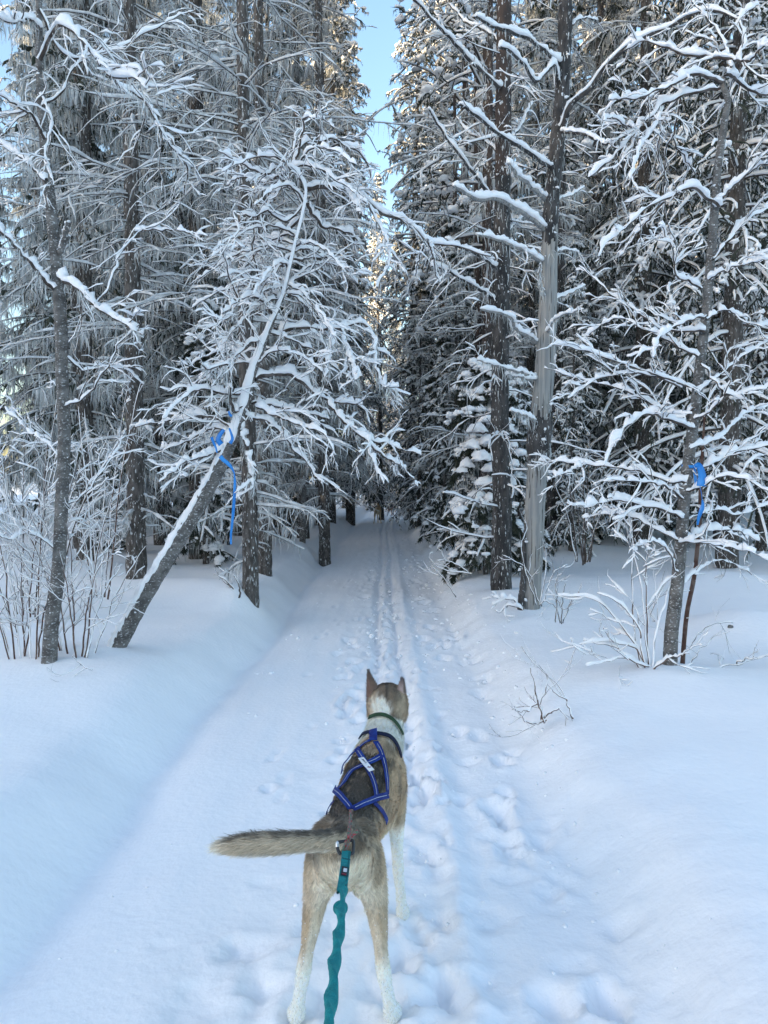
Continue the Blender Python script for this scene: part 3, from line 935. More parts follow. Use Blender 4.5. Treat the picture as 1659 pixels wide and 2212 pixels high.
def leaning_birch():
    Y = 5.25
    rg = rng_of(301)
    b = base_of(255, 1393, 5.3)
    t = thing('leaning_birch', 'birch leaning over towards the trail, thick with snow, a long blue ribbon hanging from it', 'tree', b)
    px = [(255, 1396), (300, 1310), (360, 1210), (430, 1092), (470, 1018), (500, 955), (525, 880), (546, 805), (570, 740), (590, 690), (611, 640), (626, 580), (640, 520), (655, 460), (660, 412), (642, 372), (618, 352)]
    w = [36, 34, 32, 31, 28, 24, 20, 17, 13.5, 10, 7.5, 6, 5, 4.5, 4, 3.5, 3]
    TR = near_trunk(t, px, 5.3, -0.15, w, M['birch'], 302, 24, 150, 0.06, 0.05, 70, 0.008, 0.15, snow_side=0.038, flare=0.1)
    o, C, r = TR
    hi = C[:, 2] > pix(500, 965, 5.2)[2]
    Cc, rc = C[hi], r[hi]
    Tt = tangents(Cc[None])[0]
    up = nrm(np.array([0, -0.35, 1.0]) - (Tt @ np.array([0, -0.35, 1.0]))[:, None] * Tt)
    lm = 1.12 + 0.16 * smooth1(rng_of(4).normal(size=(1, len(rc))), 2)[0]
    gs = Geo().add(*tubes((Cc + up * (rc * 0.42 + 0.004)[:, None])[None], (rc * lm * 0.84 + 0.0035)[None], 16, 0.03, 6))
    gs.obj('snow', M['snow'], o)['kind'] = 'stuff'
    A = 0.036
    L = [
        ([(660, 408), (695, 401), (722, 404), (771, 419), (798, 439), (827, 462), (870, 475), (897, 495), (923, 522), (960, 527), (995, 533), (1060, 556)], 0.5, 12, 3, A, 6),
        ([(923, 522), (936, 554), (946, 614)], 0.3, 4, 2, A * .8, 5),
        ([(916, 530), (908, 552), (897, 597)], 0.2, 4, 2, A * .8, 4),
        ([(798, 439), (818, 482), (837, 521), (841, 554), (834, 581), (814, 620)], -0.3, 6, 2.5, A, 8),
        ([(752, 406), (761, 428), (782, 464)], -0.3, 5, 2.5, A, 5),
        ([(664, 436), (672, 456), (695, 488), (722, 495), (752, 502), (768, 515), (776, 535)], 0.4, 8, 3, A, 7),
        ([(629, 360), (645, 325), (662, 307), (689, 308), (715, 299), (745, 313), (778, 330), (794, 356), (804, 396)], 0.5, 7, 2.5, A, 7),
        ([(640, 345), (656, 277), (659, 254), (695, 257), (722, 276)], -0.2, 5, 2, A * .8, 5),
        ([(620, 352), (593, 363), (570, 376), (530, 356), (501, 343), (471, 327)], -0.4, 7, 2, A, 7),
        ([(625, 370), (573, 393), (530, 384), (512, 388), (491, 401)], 0.4, 6, 2, A, 7),
        ([(655, 440), (620, 478), (577, 455), (545, 470), (507, 459), (514, 495), (500, 540)], -0.5, 6, 2, A * .8, 7),
        ([(650, 470), (600, 520), (560, 540), (520, 600), (500, 640)], 0.5, 6, 2, A * .8, 8),
        ([(632, 545), (590, 590), (550, 610), (510, 590), (475, 600)], -0.4, 6, 2, A * .8, 8),
        ([(628, 560), (660, 560), (700, 555), (740, 575), (760, 590)], 0.4, 6, 2, A * .8, 7),
        ([(594, 690), (575, 655), (540, 640), (505, 655), (470, 690)], -0.5, 7, 2, A, 8),
        ([(596, 705), (595, 722), (635, 709), (686, 709), (737, 709), (781, 700), (805, 726), (816, 757), (842, 762)], 0.45, 10, 3, A * 1.25, 7),
        ([(805, 726), (810, 755), (812, 787), (825, 828), (858, 838)], -0.2, 6, 2, A * 1.2, 7),
        ([(713, 712), (718, 740), (708, 770), (703, 815)], -0.3, 5, 2, A * 1.3, 7),
        ([(737, 709), (754, 767), (768, 800), (771, 820)], -0.35, 5, 2, A * 1.3, 8),
        ([(550, 818), (580, 808), (621, 808), (652, 828), (682, 852), (710, 866), (747, 869), (782, 876)], 0.35, 12, 4, A * 1.35, 6),
        ([(708, 866), (737, 903), (771, 934), (795, 957), (802, 988), (816, 1020)], -0.2, 9, 3, A * 1.35, 7),
        ([(771, 934), (800, 950), (832, 957), (870, 970), (908, 982)], 0.3, 6, 2, A, 7),
        ([(795, 957), (830, 985), (870, 1010), (905, 1055)], 0.4, 5, 2, A, 6),
        ([(545, 870), (574, 872), (621, 883), (669, 893), (710, 903)], 0.5, 7, 2, A, 7),
        ([(553, 876), (591, 896), (635, 913), (676, 927), (703, 940), (724, 982)], -0.3, 7, 2, A, 8),
        ([(528, 895), (577, 913), (615, 940), (635, 971), (662, 998), (680, 1030)], 0.2, 8, 2, A * 1.1, 8),
        ([(520, 920), (540, 1000), (545, 1060)], -0.15, 8, 3, A * 1.4, 6),
        ([(543, 845), (510, 890), (496, 860), (496, 818), (486, 787), (451, 798), (431, 782)], -0.4, 10, 3, A * 1.2, 7),
        ([(496, 818), (505, 780), (519, 755), (500, 745), (465, 760), (431, 735), (395, 720)], 0.2, 8, 2, A * 1.1, 7),
        ([(487, 962), (450, 985), (420, 990), (380, 1012), (345, 1040)], -0.3, 8, 2, A * 1.1, 7),
        ([(500, 940), (460, 925), (400, 955), (345, 970)], 0.4, 7, 2, A, 7),
        ([(505, 925), (450, 898), (380, 906), (290, 921)], 0.1, 7, 2, A, 7),
        ([(543, 850), (480, 850), (430, 840), (385, 870), (350, 905)], -0.5, 7, 2, A, 7),
        ([(587, 680), (560, 600), (545, 540), (548, 480), (540, 420)], -0.2, 5, 2, A * .5, 6),
        ([(560, 760), (535, 690), (500, 610), (480, 540)], -0.5, 5, 2, A * .5, 7),
        ([(640, 345), (640, 290), (690, 245), (720, 215)], 0.3, 4, 1.5, A * .4, 5),
    ]
    # the thicket of fine shoots that hides the upper trunk
    tr_ = catmull(np.array([[u, v, 0] for u, v in px]), 100)[:, :2]
    for i in range(30):
        q_ = tr_[int(rg.uniform(58, 99))]
        sg = -1 if i % 5 < 3 else 1
        w_ = rg.uniform(70, 210)
        h_ = rg.uniform(-70, 90)
        L.append(([tuple(q_), tuple(q_ + np.array([sg * w_ * .3, h_ * .5 - 25])), tuple(q_ + np.array([sg * w_ * .65, h_ * .8 - 10])), tuple(q_ + np.array([sg * w_, h_ + 30]))], rg.uniform(-.5, .5), 4.5, 1.6, A * .8, 7))
    for (p, dy, r0, r1, am, tw) in L:
        f = KPX * Y * 0.5
        limb(t, p, Y, dy, r0 * f, r1 * f, M['twig'], am, rg, tw * 1.7, 0.30, 4, lich=60 if am > A * 1.1 else 0)
    return t

def left_birch():
    Y = 4.8
    rg = rng_of(311)
    t = thing('birch_tree', 'slim upright grey birch at the left edge with a long snowy limb on each side', 'tree', base_of(106, 1432, Y))
    px = [(106, 1436), (112, 1342), (126, 1234), (133, 1090), (139, 946), (134, 802), (133, 730), (125, 600), (112, 468), (100, 360), (95, 288), (89, 216), (85, 108), (84, 0), (82, -120)]
    w = [32, 30, 28, 27, 26, 26, 26, 25, 23, 22, 20, 18, 15, 12, 9]
    near_trunk(t, px, Y, 0.1, w, M['birch'], 312, 24, 170, 0.05, 0.045, 70, 0.008, 0.15)
    A = 0.030
    f = KPX * Y * 0.5
    L = [
        ([(128, 545), (137, 522), (143, 500), (148, 479)], -0.1, 13, 11, 0.008, 0, 'stub', 'short upright stub forking off the trunk'),
        ([(130, 600), (140, 605), (173, 626), (198, 655), (230, 677), (266, 697), (306, 722)], -0.3, 11, 3, A * 1.4, 5, 'limb', None),
        ([(205, 662), (230, 626), (252, 576), (259, 547), (306, 482), (360, 443), (392, 418)], 0.3, 5, 1.5, A * .6, 7, 'limb', None),
        ([(295, 500), (306, 497), (360, 497), (400, 500), (446, 511)], -0.1, 4, 1.5, A, 6, 'limb', None),
        ([(118, 625), (72, 576), (36, 533), (0, 500), (-60, 460)], -0.2, 10, 4, A * 1.3, 5, 'limb', None),
        ([(100, 392), (54, 346), (22, 324), (-20, 300)], 0.3, 8, 3, A * 1.3, 6, 'limb', None),
        ([(96, 300), (70, 250), (30, 225), (-20, 190)], -0.3, 7, 2, A, 7, 'limb', None),
        ([(90, 230), (130, 200), (160, 150), (200, 120), (250, 60), (262, 0)], 0.4, 6, 2, A * .7, 7, 'limb', None),
        ([(86, 130), (120, 60), (155, 68), (202, 115), (234, 162), (288, 169), (317, 194)], -0.5, 8, 3, A * 1.7, 8, 'limb', None),
        ([(240, 165), (262, 190), (310, 216), (342, 274), (378, 324), (403, 353), (402, 400), (400, 418)], 0.3, 5, 3, A * 1.3, 8, 'limb', None),
        ([(84, 60), (60, 40), (20, 50), (-30, 20)], -0.4, 7, 2, A * 1.5, 8, 'limb', None),
        ([(84, 20), (144, 119), (230, 112), (295, 83), (360, 50), (420, 20)], 0.5, 5, 2, A * .8, 7, 'limb', None),
        ([(88, 200), (110, 260), (100, 330), (115, 400)], -0.4, 4, 2, A, 7, 'limb', None),
        ([(133, 760), (180, 800), (215, 790), (270, 800), (310, 830)], 0.4, 4, 1.5, A * .8, 7, 'limb', None),
        ([(137, 880), (190, 850), (230, 800), (262, 740), (300, 700)], -0.3, 4, 1.5, A * .6, 7, 'limb', None),
        ([(138, 1000), (95, 950), (60, 930), (10, 880)], 0.4, 4, 1.5, A * .8, 7, 'limb', None),
        ([(132, 1100), (190, 1060), (240, 990), (270, 940)], 0.3, 4, 1.5, A * .6, 6, 'limb', None),
        ([(128, 1190), (60, 1150), (20, 1165), (-30, 1140)], -0.3, 3.5, 1.5, A, 5, 'limb', None),
    ]
    for (p, dy, r0, r1, am, tw, nm, pl) in L:
        limb(t, p, Y + 0.02, dy, r0 * f, r1 * f, M['birch'] if nm == 'stub' else M['twig'], am, rg, tw * 1.5, 0.36, 4, nm, part_label=pl, lich=90 if am > A * 1.25 else 0)
    return t

def right_birch():
    Y = 4.75
    rg = rng_of(321)
    t = thing('birch_tree', 'grey birch with many thin snowy branches and a blue ribbon tied round its trunk', 'tree', base_of(1449, 1452, Y))
    px = [(1447, 1456), (1449, 1400), (1452, 1350), (1463, 1262), (1471, 1170), (1480, 1050), (1491, 970), (1503, 870), (1517, 750), (1527, 660), (1535, 560), (1543, 460), (1551, 360), (1565, 262), (1572, 216), (1561, 180), (1575, 152), (1592, 126)]
    w = [31, 30, 29, 27, 26, 24, 23, 22, 20, 19, 18, 17, 16, 14, 13, 11, 9, 7]
    near_trunk(t, px, Y, 0.1, w, M['birch'], 322, 24, 180, 0.06, 0.055, 130, 0.009, 0.15)
    A = 0.032
    f = KPX * Y * 0.5
    L = [
        ([(1560, 178), (1503, 160), (1463, 176), (1419, 196), (1371, 212), (1330, 216), (1318, 218)], -0.4, 8, 2, A * 1.3, 7),
        ([(1590, 130), (1540, 122), (1487, 120), (1427, 100), (1380, 90), (1345, 112)], 0.3, 8, 2, A * 1.3, 7),
        ([(1556, 190), (1500, 200), (1435, 224), (1395, 262), (1355, 304), (1315, 348), (1271, 384)], -0.2, 7, 2, A * 1.2, 9),
        ([(1430, 232), (1419, 264), (1387, 312), (1363, 384)], -0.4, 5, 2, A * 1.2, 9),
        ([(1470, 215), (1455, 304), (1479, 340), (1499, 376)], 0.2, 5, 2, A * 1.1, 9),
        ([(1400, 260), (1360, 275), (1325, 252), (1300, 262)], -0.5, 4, 1.5, A, 8),
        ([(1490, 180), (1440, 250), (1420, 330), (1440, 400), (1430, 450)], 0.5, 4, 1.5, A * .8, 9),
        ([(1355, 304), (1334, 370), (1331, 430), (1335, 500)], 0.1, 2.5, 1.2, A * .4, 5),
        ([(1395, 330), (1371, 384), (1357, 450)], 0.3, 2.5, 1.2, A * .4, 5),
        ([(1455, 290), (1436, 340), (1439, 472), (1462, 530), (1459, 620)], 0.4, 3, 1.2, A * .4, 6),
        ([(1553, 446), (1527, 424), (1499, 408), (1475, 412), (1435, 432), (1395, 452), (1347, 496), (1315, 524), (1294, 556)], -0.4, 7, 2, A * 1.3, 5),
        ([(1435, 436), (1411, 462), (1371, 512), (1340, 555)], 0.2, 5, 2, A * 1.1, 6),
        ([(1515, 624), (1480, 606), (1459, 592), (1451, 540), (1427, 480)], -0.3, 5, 1.5, A, 8),
        ([(1522, 715), (1459, 716), (1395, 688), (1347, 652), (1295, 612), (1251, 576)], 0.3, 6, 1.5, A, 7),
        ([(1527, 682), (1475, 696), (1435, 720), (1416, 740), (1411, 772)], -0.4, 6, 2.5, A * 1.35, 6),
        ([(1508, 770), (1435, 732), (1379, 704), (1339, 688), (1299, 704), (1259, 732)], 0.2, 5, 1.5, A, 7),
        ([(1471, 838), (1427, 818), (1371, 806), (1291, 818), (1227, 862)], -0.2, 5, 1.5, A * 1.1, 6),
        ([(1500, 880), (1463, 904), (1395, 866), (1339, 838), (1275, 826), (1175, 794)], 0.3, 6, 1.5, A, 7),
        ([(1505, 840), (1420, 810), (1339, 782), (1275, 762), (1183, 742)], -0.3, 5, 1.5, A, 7),
        ([(1495, 925), (1483, 922), (1427, 898), (1387, 898), (1347, 926), (1323, 966), (1303, 1006)], -0.4, 8, 2, A * 1.45, 6),
        ([(1482, 1042), (1431, 1038), (1379, 1018), (1315, 1008), (1251, 1002), (1163, 994)], 0.2, 6, 1.5, A * 1.15, 6),
        ([(1265, 1004), (1230, 1018), (1183, 1038)], -0.1, 4, 1.5, A * 1.1, 5),
        ([(1476, 1078), (1435, 1050), (1380, 1040), (1300, 1038)], -0.3, 5, 1.5, A, 7),
        ([(1470, 1120), (1439, 1102), (1379, 1090), (1335, 1082), (1291, 1086), (1259, 1098)], -0.3, 6, 2, A * 1.5, 6),
        ([(1467, 1168), (1419, 1146), (1367, 1118), (1315, 1110), (1259, 1122)], 0.2, 5, 1.5, A * 1.1, 7),
        ([(1494, 1015), (1511, 1012), (1547, 998), (1595, 974), (1659, 962), (1720, 950)], 0.2, 6, 2, A * 1.3, 6),
        ([(1482, 1060), (1519, 1050), (1555, 1030), (1611, 1034), (1659, 1062), (1700, 1080)], -0.4, 5, 1.5, A * 1.1, 7),
        ([(1470, 1166), (1487, 1160), (1527, 1146), (1587, 1146), (1636, 1166)], 0.3, 5, 1.5, A * 1.3, 6),
        ([(1470, 1172), (1495, 1170), (1555, 1178), (1611, 1190), (1659, 1210)], -0.3, 5, 1.5, A * 1.3, 6),
        ([(1500, 905), (1535, 890), (1560, 860), (1575, 822), (1590, 770)], -0.3, 4, 1.5, A * .7, 7),
        ([(1503, 850), (1555, 810), (1603, 770), (1659, 738), (1700, 715)], 0.3, 5, 2, A * .9, 6),
        ([(1548, 440), (1587, 400), (1619, 372), (1659, 352), (1700, 340)], -0.2, 6, 2, A * 1.3, 6),
        ([(1540, 560), (1575, 516), (1611, 476), (1659, 452), (1700, 440)], 0.3, 5, 2, A * 1.3, 6),
        ([(1566, 160), (1587, 168), (1619, 192), (1659, 208), (1710, 235)], 0.3, 8, 2.5, A * 1.5, 7),
        ([(1532, 604), (1571, 582), (1619, 568), (1670, 560)], -0.3, 4, 1.5, A, 7),
        ([(1525, 690), (1570, 670), (1625, 700), (1670, 705)], 0.2, 4, 1.5, A, 7),
        ([(1515, 780), (1570, 850), (1620, 845), (1680, 830)], -0.2, 4, 1.5, A, 7),
        ([(1590, 128), (1610, 90), (1600, 40), (1640, 10)], 0.2, 6, 2, A * 1.2, 8),
        ([(1588, 130), (1620, 130), (1650, 100), (1690, 90)], -0.3, 6, 2, A * 1.2, 8),
        ([(1580, 145), (1560, 80), (1530, 40), (1490, 0)], 0.4, 5, 2, A, 8),
        ([(1490, 970), (1560, 940), (1600, 900), (1670, 870)], 0.5, 4, 1.5, A, 7),
        ([(1474, 1130), (1540, 1100), (1600, 1110), (1680, 1080)], 0.4, 4, 1.5, A, 7),
        ([(1465, 1240), (1440, 1190), (1405, 1170), (1365, 1190)], -0.3, 4, 1.5, A, 7),
        ([(1461, 1272), (1510, 1230), (1560, 1210), (1620, 1240)], 0.3, 4, 1.5, A * .8, 7),
    ]
    for (p, dy, r0, r1, am, tw) in L:
        limb(t, p, Y, dy, r0 * f, r1 * f, M['twig'], am, rg, tw * 1.5, 0.28, 3, droop=-0.15)
    t2 = thing('sapling', 'thin reddish brown sapling stem rising close behind the ribboned birch', 'sapling', base_of(1474, 1448, Y + 0.1))
    near_trunk(t2, [(1473, 1450), (1483, 1330), (1500, 1242), (1511, 1130), (1514, 1040), (1522, 900)], Y + 0.1, 0.25, [10, 10, 10, 9, 9, 4], M['redtwig'], 325, 8, 60, 0.08, 0.06, 20, 0.006)
    return t

def snag():
    Y = 7.2
    rg = rng_of(331)
    t = thing('dead_pine', 'pale dead standing pine with bare barkless wood and snapped snowy limbs', 'tree', base_of(1144, 1300, Y))
    low = [(1144, 1306), (1148, 1240), (1152, 1178), (1157, 1065), (1165, 975), (1171, 863), (1177, 800), (1183, 668), (1187, 548), (1190, 470)]
    wl = [46, 44, 43, 43, 43, 43, 42, 38, 34, 31]
    near_trunk(t, low, Y, 0, wl, M['dead'], 332, 30, 200, 0.05, 0.03, 90, 0.008, 0.15)
    up = [(1186, 560), (1189.5, 480), (1194, 404), (1207, 280), (1217, 160), (1221, 40), (1222, -60), (1223, -200)]
    o, C, r = near_trunk(t, up, Y, 0, [36, 33, 31, 31, 30, 28, 25, 20], M['pine'], 333, 28, 150, 0.14, 0.12, 60, 0.015, 0.0, 'bark_sleeve', flare=0, lichen=300, ragged=0.1)
    o['label'] = 'dark flaking bark still on the upper trunk'
    o, C, r = near_trunk(t, [(1161, 1010), (1164, 980), (1167, 940), (1169, 900), (1171, 870)], Y, 0, [48, 49, 50, 48, 46], M['pine'], 334, 28, 60, 0.16, 0.12, 26, 0.02, 0.0, 'bark_sleeve', flare=0, lichen=160, ragged=0.28)
    o['label'] = 'ragged ring of bark left round the bare trunk'
    near_trunk(t, [(1126, 1300), (1130, 1250), (1131, 1190), (1134, 1130)], Y - 0.08, 0.02, [16, 13, 10, 3], M['pine'], 335, 10, 40, 0.3, 0.25, 40, 0.02, 0.05, 'bark_strip')
    A = 0.045
    f = KPX * Y * 0.5
    L = [
        ([(1179, 430), (1159, 414), (1138, 394), (1116, 380), (1107, 363), (1099, 352)], -0.5, 12, 6, A, 0),
        ([(1180, 500), (1155, 476), (1128, 459), (1102, 442), (1071, 428), (1035, 430), (1008, 418), (979, 399)], -0.9, 12, 6, A * 1.1, 0),
        ([(1172, 567), (1145, 550), (1109, 531), (1063, 514), (1030, 505)], -0.7, 9, 4, A * .8, 1.5),
        ([(1162, 740), (1135, 723), (1114, 709), (1107, 690), (1083, 678), (1039, 668)], -0.8, 9, 5, A * .9, 1),
        ([(1158, 814), (1121, 802), (1083, 793), (1030, 778)], -0.7, 8, 3, A * .8, 1),
        ([(1162, 822), (1130, 816), (1095, 809)], -0.3, 7, 4, A * .8, 0),
        ([(1190, 362), (1167, 348), (1127, 320), (1075, 288), (1035, 256), (995, 224)], -0.9, 10, 5, A, 2),
        ([(1205, 190), (1195, 140), (1159, 176), (1131, 140), (1107, 116), (1079, 100)], -0.8, 8, 5, A * .9, 1),
        ([(1212, 140), (1187, 120), (1155, 92), (1123, 76), (1075, 60), (1027, 36)], -0.9, 9, 5, A, 2),
        ([(1198, 436), (1213, 428), (1235, 420), (1263, 404)], 0.5, 6, 3, A * .6, 2),
        ([(1192, 648), (1203, 644), (1235, 632), (1263, 616)], 0.4, 7, 3, A * .7, 1),
        ([(1210, 285), (1227, 284), (1267, 292), (1299, 308), (1323, 310)], -0.6, 9, 5, A * .7, 1),
        ([(1180, 650), (1171, 625), (1165, 596), (1169, 570)], -0.35, 5, 4, 0.012, 0),
        ([(1163, 912), (1140, 901), (1104, 888)], -0.5, 7, 5, A * .6, 0),
        ([(1178, 730), (1193, 699), (1212, 682), (1261, 668)], -0.6, 6, 3, A * .7, 1),
        ([(1208, 285), (1219, 265), (1235, 224), (1275, 188), (1307, 148), (1343, 112), (1379, 88), (1440, 60), (1487, 36), (1535, 23), (1580, 35), (1612, 46)], -1.2, 13, 4, A * .75, 4),
        ([(1186, 550), (1215, 540), (1250, 545)], 0.4, 5, 3, A * .6, 1),
        ([(1220, 60), (1260, 40), (1290, 45)], 0.4, 6, 3, A * .6, 1),
    ]
    for (p, dy, r0, r1, am, tw) in L:
        limb(t, p, Y, dy, r0 * f, r1 * f, M['dead'] if p[0][1] > 400 else M['pine'], am, rg, tw, 0.4, 2, gap=0.03, lich=50)
    return t

def dark_pine():
    Y = 8.15
    rg = rng_of(341)
    t = thing('pine_tree', 'dark rough barked pine between the young snowy spruce and the pale dead trunk', 'tree', base_of(1083, 1272, Y))
    px = [(1083, 1278), (1083.5, 1180), (1084, 1088), (1080, 953), (1079, 863), (1080, 812), (1083, 572), (1085, 452), (1087, 380)]
    near_trunk(t, px, Y, 0, [46, 42, 40, 38, 37, 36, 36, 34, 33], M['pine'], 342, 26, 220, 0.10, 0.10, 80, 0.012, 0.2, flare=0.15, lichen=260)
    up = [(1087, 385), (1087, 200), (1089, 0), (1089, -150), (1090, -420), (1092, -700)]
    near_trunk(t, up, Y, 0, [33.2, 33, 31, 28, 20, 8], M['redpine'], 343, 22, 120, 0.10, 0.09, 60, 0.018, 0.0, 'upper_trunk', flare=0)
    A = 0.05
    f = KPX * Y * 0.5
    L = [
        ([(1075, 578), (1063, 572), (1044, 558), (1018, 543), (996, 536), (960, 517)], -0.7, 8, 3, A * .9, 3),
        ([(1072, 648), (1061, 642), (1037, 625), (1008, 608), (977, 591), (953, 579), (929, 574)], -0.6, 8, 3, A, 3),
        ([(1072, 425), (1056, 418), (1035, 390), (1020, 370), (989, 332), (940, 260), (926, 235)], -0.8, 9, 3, A * .9, 3),
        ([(1078, 190), (1071, 184), (1035, 148), (995, 108), (950, 60), (890, -5)], -0.8, 9, 4, A * .9, 3),
        ([(1078, 330), (1040, 300), (1010, 285), (985, 250)], 0.5, 7, 3, A * .8, 3),
        ([(1098, 300), (1120, 280), (1140, 240), (1150, 220)], 0.5, 6, 3, A * .7, 3),
        ([(1095, 500), (1115, 480), (1128, 470)], 0.4, 6, 3, A * .6, 2),
        ([(1078, 90), (1040, 60), (1010, 50), (970, 10)], 0.4, 8, 3, A * .8, 3),
    ]
    for (p, dy, r0, r1, am, tw) in L:
        limb(t, p, Y, dy, r0 * f, r1 * f, M['pine'], am, rg, tw * 1.3, 0.55, 3, gap=0.04, lich=70)
    # crown above the frame
    crown = conifer(345, 15.0, 0.10, 7.6, 60, 1.9, 'pine', 0.7)
    for nm in ('branches', 'needles', 'snow'):
        link({'branches': 'branch_mass', 'needles': 'foliage'}.get(nm, nm), crown[nm], t)
    return t

def bare_spruce(name, label, seed, px, Y, w, m, low, dens, Ht=11.0, L0=1.3, zc=2.0):
    """spruce with a rough trunk, dead lower twigs hung with frost and a thin lichen grey crown"""
    rg = rng_of(seed)
    t = thing(name, label, 'tree', base_of(px[0][0], px[0][1], Y))
    o, C, r = near_trunk(t, px, Y, 0, w, m, seed, 22, 180, 0.08, 0.09, 50, 0.012, 0.2, lichen=160)
    b0 = Vector(t.location)
    # dead twigs on the lower trunk
    n = dens
    s = rg.uniform(0.02, 0.95, n)
    bs, _, _ = sample(C[None], r[None], np.zeros(n, int), s)
    keep = bs[:, 2] > b0[2] + low
    bs = bs[keep]; n = len(bs)
    a = rg.uniform(0, 6.283, n)
    el = rg.normal(size=n) * 0.18 - 0.02
    L = rg.uniform(0.25, 1.25, n) * np.clip(0.45 + 0.35 * (bs[:, 2] - b0[2]), 0.45, 1.4)
    P = grow(bs, np.stack([np.cos(a), np.sin(a), el], -1), L, 9, -0.22, 0.09, rg)
    R = np.full((n, 9), 0.0075) * np.linspace(1, .35, 9)
    i2 = np.repeat(np.arange(n), 6)
    b2, t2, _ = sample(P, R, i2, rg.uniform(0.15, 0.97, len(i2)))
    sd = nrm(np.cross(t2, np.array([0, 0, 1.0]))) * np.where(rg.uniform(size=len(i2)) < .5, 1, -1)[:, None]
    P2 = grow(b2, t2 * .7 + sd * rg.uniform(0.4, 1, len(i2))[:, None] + rg.normal(size=t2.shape) * .2, L[i2] * rg.uniform(0.12, 0.42, len(i2)), 5, -0.35, 0.13, rg)
    R2 = np.full((len(i2), 5), 0.0036) * np.linspace(1, .5, 5)
    gb = Geo().add(*tubes(P, R, 5)).add(*tubes(P2, R2, 3))
    o = gb.obj('branch_mass', M['bark'], t); o['kind'] = 'stuff'
    gs = Geo().add(*snow_tubes(P, R, 0.026, 6, seed + 1, 0.25, 0.15)).add(*snow_tubes(P2, R2, 0.017, 5, seed + 2, 0.2, 0.2))
    gs.obj('snow', M['frost'], o)
    nl = 3500
    bl, _, _ = sample(P, R, rg.integers(0, n, nl), rg.uniform(0.05, 1, nl) * 0.999)
    Geo().add(*strands(bl, rg.uniform(0.03, 0.20, nl), rg.uniform(0.002, 0.006, nl), rg, 0.2)).obj('lichen', M['lichen'], o)
    return t

def snowy_bush(name, label, seed, stems, Y, m, amt, tw, cat='bush', spread=0.25, rr=4.0):
    """a clump of thin stems; every stem is a part with its own snow"""
    rg = rng_of(seed)
    u0 = np.mean([s[0][0] for s in stems]); v0 = np.max([s[0][1] for s in stems])
    t = thing(name, label, cat, base_of(u0, v0, Y))
    f = KPX * Y * 0.5
    for p in stems:
        limb(t, p, Y + rg.uniform(-0.1, 0.1), rg.uniform(-spread, spread), rr * f, 1.3 * f, m, amt, rg, tw, 0.36, 3, 'stem', 20, 0.12, 0.35, 0.0032, 0.8, s0=0.2)
    return t

def fan(rg, u0, v0, n, du, lo, hi, bend=0.2):
    out = []
    for i in range(n):
        a = (i / max(n - 1, 1) - 0.5) * 2
        h = rg.uniform(lo, hi)
        b = u0 + a * du * 0.25 + rg.normal() * 4
        e = b + a * du * rg.uniform(0.6, 1.1) + rg.normal() * du * 0.12
        m = b + (e - b) * (0.5 - bend * rg.uniform(0, 1))
        out.append([(b, v0 + rg.normal() * 3), (b + (m - b) * .45, v0 - h * .28), (m, v0 - h * .6), (e, v0 - h)])
    return out

leaning_birch(); left_birch(); right_birch(); snag(); dark_pine()
bare_spruce('spruce_tree', 'spruce with a dark snow flecked trunk behind the base of the leaning birch', 401,
            [(295, 1268), (294, 1150), (293, 1000), (290, 850), (288, 700), (286, 550), (284, 400), (282, 200), (280, 0), (278, -250)], 8.2, [44, 41, 38, 36, 34, 32, 30, 27, 24, 18], M['bark'], 0.5, 110)
bare_spruce('spruce_tree', 'spruce with a dark trunk and a broken twiggy stub at its snowy foot', 402,
            [(541, 1292), (541, 1200), (540, 1080), (537, 950), (532, 800), (530, 600), (528, 400), (525, 150), (522, -200)], 7.45, [36, 34, 33, 32, 31, 30, 28, 25, 18], M['bark'], 0.35, 100)
bare_spruce('spruce_tree', 'dark trunked spruce standing close behind the spruce with the twiggy stub', 403,
            [(572, 1240), (573, 1150), (571, 1000), (568, 800), (565, 500), (560, 200), (556, -200)], 9.5, [30, 29, 28, 27, 24, 21, 16], M['bark'], 0.5, 80)
bare_spruce('spruce_tree', 'short straight dark trunk beside the far end of the left bank', 404,
            [(701, 1178), (700, 1100), (699, 980), (697, 800), (694, 500), (690, 200), (686, -100)], 13.2, [25, 24, 23, 22, 20, 17, 13], M['bark'], 0.8, 90)
bare_spruce('spruce_tree', 'black trunk with hanging bark standing behind the pale dead pine', 405,
            [(1196, 1190), (1197, 1100), (1199, 950), (1203, 780), (1208, 500), (1214, 200), (1220, -150)], 12.2, [36, 33, 31, 29, 25, 21, 15], M['pine'], 0.8, 70)
bare_spruce('spruce_tree', 'black trunk standing beside the tan dog at the far end of the trail', 406,
            [(824, 1116), (823, 1080), (822, 1000), (821, 850), (820, 700)], 27.5, [12, 11, 10, 9, 7], M['pine'], 2.6, 14)
